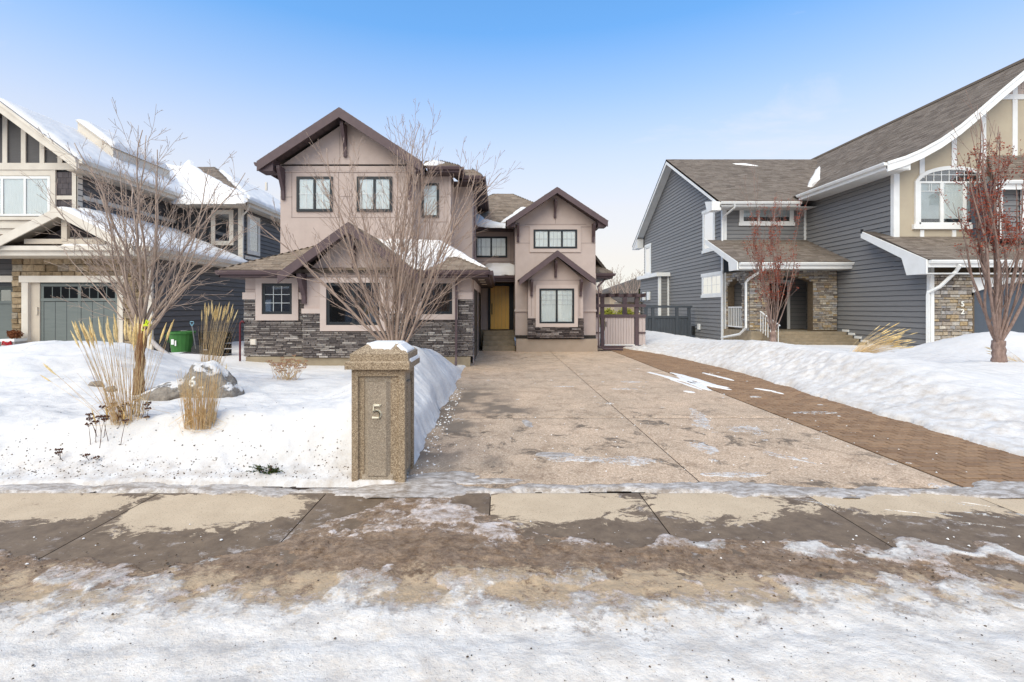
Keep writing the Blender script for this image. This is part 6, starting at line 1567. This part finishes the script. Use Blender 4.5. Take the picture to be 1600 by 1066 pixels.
# ------------------------------------------------------------------ numbered boulder
D5=6.9
Bo=thing('numbered_boulder',(WX(305,D5),D5,zL(WX(305,D5),D5)),'low grey boulder with pale house numbers, half buried in snow behind the grass','boulder')
def boulder(cx,cy,cz,rx,ry,rz,seed,name,ang=0):
    n=48; m_=26; vs=[]; 
    th=np.linspace(0,2*np.pi,n,endpoint=False); ph=np.linspace(-np.pi/2+.05,np.pi/2-.02,m_); T,P_=np.meshgrid(th,ph)
    x=np.cos(P_)*np.cos(T); y=np.cos(P_)*np.sin(T); z=np.sin(P_)
    k=1+ (fbm(x*1.3+z*1.1+5,y*1.3-z*.7,seed,3)-.5)*.55+(fbm(x*4+z*3,y*4-z*3,seed+3,4)-.5)*.20
    k=np.where(True,k,k); x,y,z=x*k*rx,y*k*ry,z*k*rz
    x,z=x*math.cos(ang)-z*math.sin(ang),x*math.sin(ang)+z*math.cos(ang)
    b=MB(); b.v=[Vector((cx+a,cy+c,cz+e_)) for a,c,e_ in zip(x.ravel(),y.ravel(),z.ravel())]
    b.f=[(i*n+j,i*n+(j+1)%n,(i+1)*n+(j+1)%n,(i+1)*n+j) for i in range(m_-1) for j in range(n)]+[tuple(range((m_-1)*n,m_*n))]
    return b.build(name,M['snowrock'],Bo,True)
zb5=zL(WX(305,D5),D5)
boulder(WX(318,D5),D5,zb5+.03,.44,.30,.40,5,'stone')
boulder(WX(262,D5),D5-.1,zb5-.05,.48,.22,.20,8,'stone',.42)
boulder(WX(358,D5),D5-.05,zb5+.01,.20,.22,.16,9,'stone')
text(Bo,'6',.19,(WX(301,6.42),6.42,WZ(597,6.42)),M['number_white'],rot=(math.radians(78),0,math.radians(-6)))
text(Bo,'5',.19,(WX(313,6.40),6.40,WZ(613,6.40)),M['number_white'],rot=(math.radians(78),0,math.radians(-6)))

# ------------------------------------------------------------------ the number pillar
PF=4.36; px0,px1=WX(549,PF),WX(633,PF); pd=.47; pzt=WZ(577,PF); pcx=(px0+px1)/2; pcy=PF+pd/2
P=thing('number_pillar',(pcx,pcy,0),'exposed aggregate concrete pillar with the number 5 and a snow-dusted cap beside the driveway','pillar')
for fr_,a,b_ in ((front(PF+.03),px0,px1),(side_r(px1-.03),PF,PF+pd),(side_l(px0+.03),PF,PF+pd)):
    pass
box(P,'shaft',M['pillar_smooth'],px0+.03,px1-.03,PF+.03,PF+pd-.03,-.05,pzt)
fm=MB(); c=.055
FPp=front(PF+.03)
fm.bbox(FPp,px0,px0+.063,-.03,pzt,0,.03,.006).bbox(FPp,px1-.063,px1,-.03,pzt,0,.03,.006).box(FPp,px0+.063,px1-.063,pzt-.065,pzt,.0,.028)
fm.build('front_frame',M['pillar'],P)
# inner raised panel with coved sides
ia,ib=WX(575,PF),WX(603,PF); iz0,iz1=WZ(744,PF),WZ(597,PF)
MB().prism(Fr((0,0,0),(1,0,0),(0,-1,0),(0,0,1)),[(ia-.035,-PF-.03),(ia,-PF-.006),(ib,-PF-.006),(ib+.035,-PF-.03)],iz0,iz1).build('raised_panel',M['pillar_smooth'],P)
MB().prism(side_r(ia-.06),[(PF+.03,.0),(PF-.0,.0),(PF+.03,.10)],0,ib-ia+.12).build('splayed_foot',M['pillar_smooth'],P)
MB().box(FPp,px0+.063,ia-.04,.0,pzt-.065,.0,.006).box(FPp,ib+.04,px1-.063,.0,pzt-.065,0,.006).build('panel_ground',M['pillar'],P)
for fr_,nm in ((side_r(px1-.03),'side_frame'),(side_l(px0+.03),'side_frame')):
    MB().bbox(fr_,PF+.031,PF+.075,-.03,pzt,0,.03,.006).bbox(fr_,PF+pd-.06,PF+pd,-.03,pzt,0,.03,.006).box(fr_,PF+.075,PF+pd-.06,pzt-.065,pzt,0,.028).bbox(fr_,PF+.15,PF+.31,.08,pzt-.14,0,.026,.01).build(nm,M['pillar'],P)
o=.048
za,zb_,zc_=pzt,WZ(565,PF-o),WZ(553.5,PF-.01)
MB().bbox(FLAT,px0-o,px1+o,PF-o,PF+pd+o,za+.002,zb_,.012).build('cap_slab',M['pillar'],P)
b=MB().box(FLAT,px0-.012,px1+.03,PF-.012,PF+pd+.02,zb_,zc_)
b.build('cap_block',M['pillar'],P)
ztop=zc_+.085; i_=.105
b=MB(); a0,a1,c0,c1=px0-.012,px1+.03,PF-.012,PF+pd+.02
b.add([Vector(q) for q in [(a0,c0,zc_+.001),(a1,c0,zc_+.001),(a1,c1,zc_+.001),(a0,c1,zc_+.001),(a0+i_+.03,c0+i_,ztop),(a1-i_,c0+i_,ztop),(a1-i_,c1-i_,ztop),(a0+i_+.03,c1-i_,ztop)]],[(0,1,5,4),(1,2,6,5),(2,3,7,6),(3,0,4,7),(4,5,6,7),(0,3,2,1)])
b.build('cap_top',M['pillar'],P)
snow_on(P,Fr((a0+i_+.03,c0+i_,ztop),(1,0,0),(0,1,0),(0,0,1)),[(.0,.0),(a1-a0-2*i_-.03,.0),(a1-a0-2*i_-.03,c1-c0-2*i_),(0,c1-c0-2*i_)],.012,.008,.012,6,'snow_cap',nf=12,edge=.02,base=.001)
nrm=Vector((0,-(ztop-zc_),i_)).normalized(); snow_on(P,Fr((a0+i_+.03,c0+i_,ztop),(1,0,0),Vector((0,-i_,-(ztop-zc_))).normalized(),nrm),[(.0,-.01),(a1-a0-2*i_-.06,-.01),(a1-a0-2*i_-.10,.07),(.06,.075)],.008,.006,.018,9,'snow_cap',nf=16,edge=.02,base=.001)
sl=Vector((i_,0,-(ztop-zc_))).normalized(); snow_on(P,Fr((a1-i_,c0+i_,ztop),(0,1,0),sl,Vector(((ztop-zc_),0,i_)).normalized()),[(-.04,.0),(.25,0),(.30,.12),(-.08,.12)],.014,.008,.010,8,'snow_cap',nf=10,edge=.02,base=.001)
snow_on(P,Fr((px1-.005,PF+.02,zb_+.001),(1,0,0),(0,1,0),(0,0,1)),[(.035,.02),(.05,.02),(.05,.44),(.035,.44)],.02,.006,.012,10,'snow_cap',nf=9,edge=.02,base=.001)
# serif 5
def serif5(root,cx,cz,h,y,m):
    s=h; pts=[]
    b=MB(); fr_=front(y)
    def st(path,wd):
        for (p_,q_,w0,w1) in [(path[i],path[i+1],wd[i],wd[i+1]) for i in range(len(path)-1)]:
            d=Vector((q_[0]-p_[0],q_[1]-p_[1])); 
            if d.length<1e-6: continue
            nn=Vector((-d.y,d.x)).normalized(); e2=d.normalized()*.004
            b.prism(fr_,[(p_[0]+nn.x*w0-e2.x,p_[1]+nn.y*w0-e2.y),(p_[0]-nn.x*w0-e2.x,p_[1]-nn.y*w0-e2.y),(q_[0]-nn.x*w1+e2.x,q_[1]-nn.y*w1+e2.y),(q_[0]+nn.x*w1+e2.x,q_[1]+nn.y*w1+e2.y)],0,.014)
    T=lambda u,v:(cx+u*s,cz+v*s)
    st([T(-.16,.46),T(.24,.46),T(.27,.50)],[.07*s,.055*s,.02*s]); st([T(-.19,.48),T(-.22,.04)],[.025*s,.028*s])
    arc_=[T(-.23,.03)]+[T(-.04+.30*math.sin(a),-.18+.29*math.cos(a)) for a in [k*.26-.55 for k in range(12)]]+[T(-.27,-.36)]
    wd=[.03*s]+[(.035+.045*math.sin(min(math.pi,max(0,k/11*math.pi))))*s for k in range(12)]+[.06*s]
    st(arc_,wd); b.build('number',m,root,label='serif numeral 5')
serif5(P,WX(588.5,PF),WZ(644,PF),.138,PF+.006,M['number'])

# ------------------------------------------------------------------ things by the left house
def bin_():
    x,y=WX(284,14.6),14.6; t=thing('green_bin',(x,y,.08),'green plastic bin standing against the dark siding','bin')
    b=MB(); n=18
    pr=[(.0,.24),(.02,.25),(.60,.32),(.72,.335),(.74,.375),(.80,.375),(.80,.34),(.1,.22)]
    vs=[]; 
    for h,r in pr:
        for k in range(n): a=k*2*math.pi/n; vs.append(Vector((x+math.cos(a)*r,y+math.sin(a)*r,.08+h)))
    b.add(vs,[(i*n+k,i*n+(k+1)%n,(i+1)*n+(k+1)%n,(i+1)*n+k) for i in range(len(pr)-1) for k in range(n)]); b.build('body',M['green_bin'],t)
    MB().tube([(x-.36,y-.08,.55),(x-.42,y-.12,.75),(x-.36,y-.08,.84)],.012,5).build('handle',M['green_bin'],t)
    MB().box(front(y-.335),x-.09,x-.01,.50,.66,0,.012).box(front(y-.335),x+.02,x+.06,.46,.62,0,.012).build('sticker',M['white'],t)
bin_()
sx=WX(300,14.4); t=thing('snow_shovel',(sx,14.4,.1),'shovel with pale blue D-handle leaning behind the green bin','shovel')
MB().tube([(sx+.1,14.5,.1),(sx,14.4,WZ(510,14.4))],.016,6).build('shaft',M['steel'],t)
hz_=WZ(505,14.4); MB().tube([(sx,14.4,hz_-.09),(sx-.055,14.4,hz_),(sx-.05,14.4,hz_+.045),(sx+.05,14.4,hz_+.045),(sx+.055,14.4,hz_),(sx,14.4,hz_-.09)],.014,6).build('handle',M['bluehandle'],t)
MB().prism(Fr((sx+.12,14.45,.05),(1,0,0),(0,.1,1),(0,-1,.1)),[(-.18,.0),(.18,0),(.18,.34),(.08,.42),(-.08,.42),(-.18,.34)],0,.02).build('blade',M['black'],t)
def crate(px,D,w,h,d,lab,m):
    x=WX(px,D); t=thing('storage_crate',(x,D,.08),lab,'crate'); f=front(D)
    b=MB().box(f,x-w/2,x+w/2,.08,.11,-d,0)
    for k in range(4): 
        b.box(f,x-w/2,x+w/2,.11+k*h/4+.01,.11+(k+1)*h/4-.02,-.02,0); b.box(f,x-w/2,x+w/2,.11+k*h/4+.01,.11+(k+1)*h/4-.02,-d,-d+.02)
    b.build('side_slats',m,t)
    MB().box(f,x-w/2-.0,x-w/2+.04,.08,.11+h,-.03,.012).box(f,x+w/2-.04,x+w/2,.08,.11+h,-.03,.012).box(f,x-w/2,x+w/2,.11+h,.14+h,-d,.015).build('lid',m,t)
crate(330,14.9,.78,.72,.45,'black slatted storage box right of the green bin',M['black']); crate(254,15.1,.42,.45,.4,'low black storage box left of the green bin',M['black'])
# loose cans and tools on the boxes
for i,(px,py,lab) in enumerate([(270,519,'small pale tool case on the clutter behind the green bin'),(287,517,'grey tool case resting on the rim side of the green bin')]):
    D=15.0; t=thing('tool_case',(WX(px,D),D,WZ(py+4,D)),lab,'tool case','tool cases by the green bin'); MB().bbox(front(D),WX(px,D)-.13,WX(px,D)+.13,WZ(py+4,D),WZ(py-1,D),-.15,0,.02).build('case',M['black'],t); MB().box(front(D),WX(px,D)-.09,WX(px,D)+.09,WZ(py+3,D),WZ(py,D),.002,.01).build('panel',M['white'],t)
t=thing('corrugated_hose',(WX(255,12.5),12.5,.2),'grey corrugated drain hose lying on the snow left of the taupe house','hose')
pts=[]; 
for k in range(60):
    u=k/59; px=236+u*70; py=532+ (1-(1-u)**2)*38 - 0; D=13.4-u*2.6
    pts.append((WX(px,D),D,WZ(py,D)))
MB().tube(pts,[.055+.012*(k%2) for k in range(60)],8).build('tube',M['hose'],t,True)
t=thing('dark_tarp',(WX(262,12.9),12.9,.05),'black crumpled tarp under the drain hose','tarp')
X,Y=np.meshgrid(np.linspace(WX(240,12.9),WX(278,12.9),30),np.linspace(12.4,13.6,26)); Zt=.10+.16*fbm(X*3,Y*3,91,4)*np.sin(np.pi*(X-X.min())/(X.max()-X.min()))*np.sin(np.pi*(Y-12.4)/1.2); grid_mesh('sheet',X,Y,Zt+.03,M['black'],None,t)
t=thing('red_pipe',(-7.15,12.9,0),'dark red hooped pipe at the left corner of the taupe house','pipe')
hx=WX(378.5,12.9); MB().tube([(hx-.06,12.9,.1),(hx-.06,12.9,WZ(508,12.9)),(hx-.045,12.9,WZ(504,12.9)),(hx,12.9,WZ(502,12.9)),(hx+.05,12.9,WZ(504,12.9))],.025,7).build('hoop',M['redpipe'],t,True)
# planter with red bow at the left edge
D=15.4; x=WX(12,D); t=thing('gift_planter',(x,D,.2),'grey square planter with red and white bow and rusty dried flowers by the left garage','planter')
f=front(D)
MB().prism(f,[(x-.19,.15),(x+.19,.15),(x+.22,WZ(534,D)),(x-.22,WZ(534,D))],-.4,0).build('pot',M['hose'],t)
b=MB(); c=Vector((x+.02,D-.03,WZ(537,D)))
for s_ in (-1,1): b.tube([c,c+Vector((s_*.12,-.02,.06)),c+Vector((s_*.15,-.02,-.02)),c+Vector((s_*.02,0,-.01))],[.02,.035,.03,.015],6); b.tube([c,c+Vector((s_*.06,-.01,-.15))],[.02,.03],5)
b.build('bow',M['red'],t)
MB().box(f,x-.23,x+.23,WZ(534,D),WZ(530,D),-.41,.02).build('rim',M['white'],t)
b=MB(); leafball(b,(x+.02,D+.2,WZ(523,D)),.24,.2,.17,500,.035,random.Random(2)); b.build('dried_flowers',M['rust'],t,kind='stuff')
# a chunk of fallen stone in the snow on the left
for i,(px,py,s_,lab) in enumerate([(150,603,.13,'dark flat stone showing through the snow left of the tree, nearer the left edge'),(173,611,.09,'small dark stone showing through the snow just left of the feather grass')]):
    X_,D,z_=gp(px,py); t=thing('snow_stone',(X_,D,z_),lab,'stone','stones in the left snow'); b=MB(); b.tube([(X_-s_,D,z_-.01),(X_-s_*.5,D,z_+.02),(X_+s_*.3,D,z_+.03),(X_+s_,D,z_-.01)],[.01,.045,.05,.01],8); b.build('stone',M['rock'],t,True)
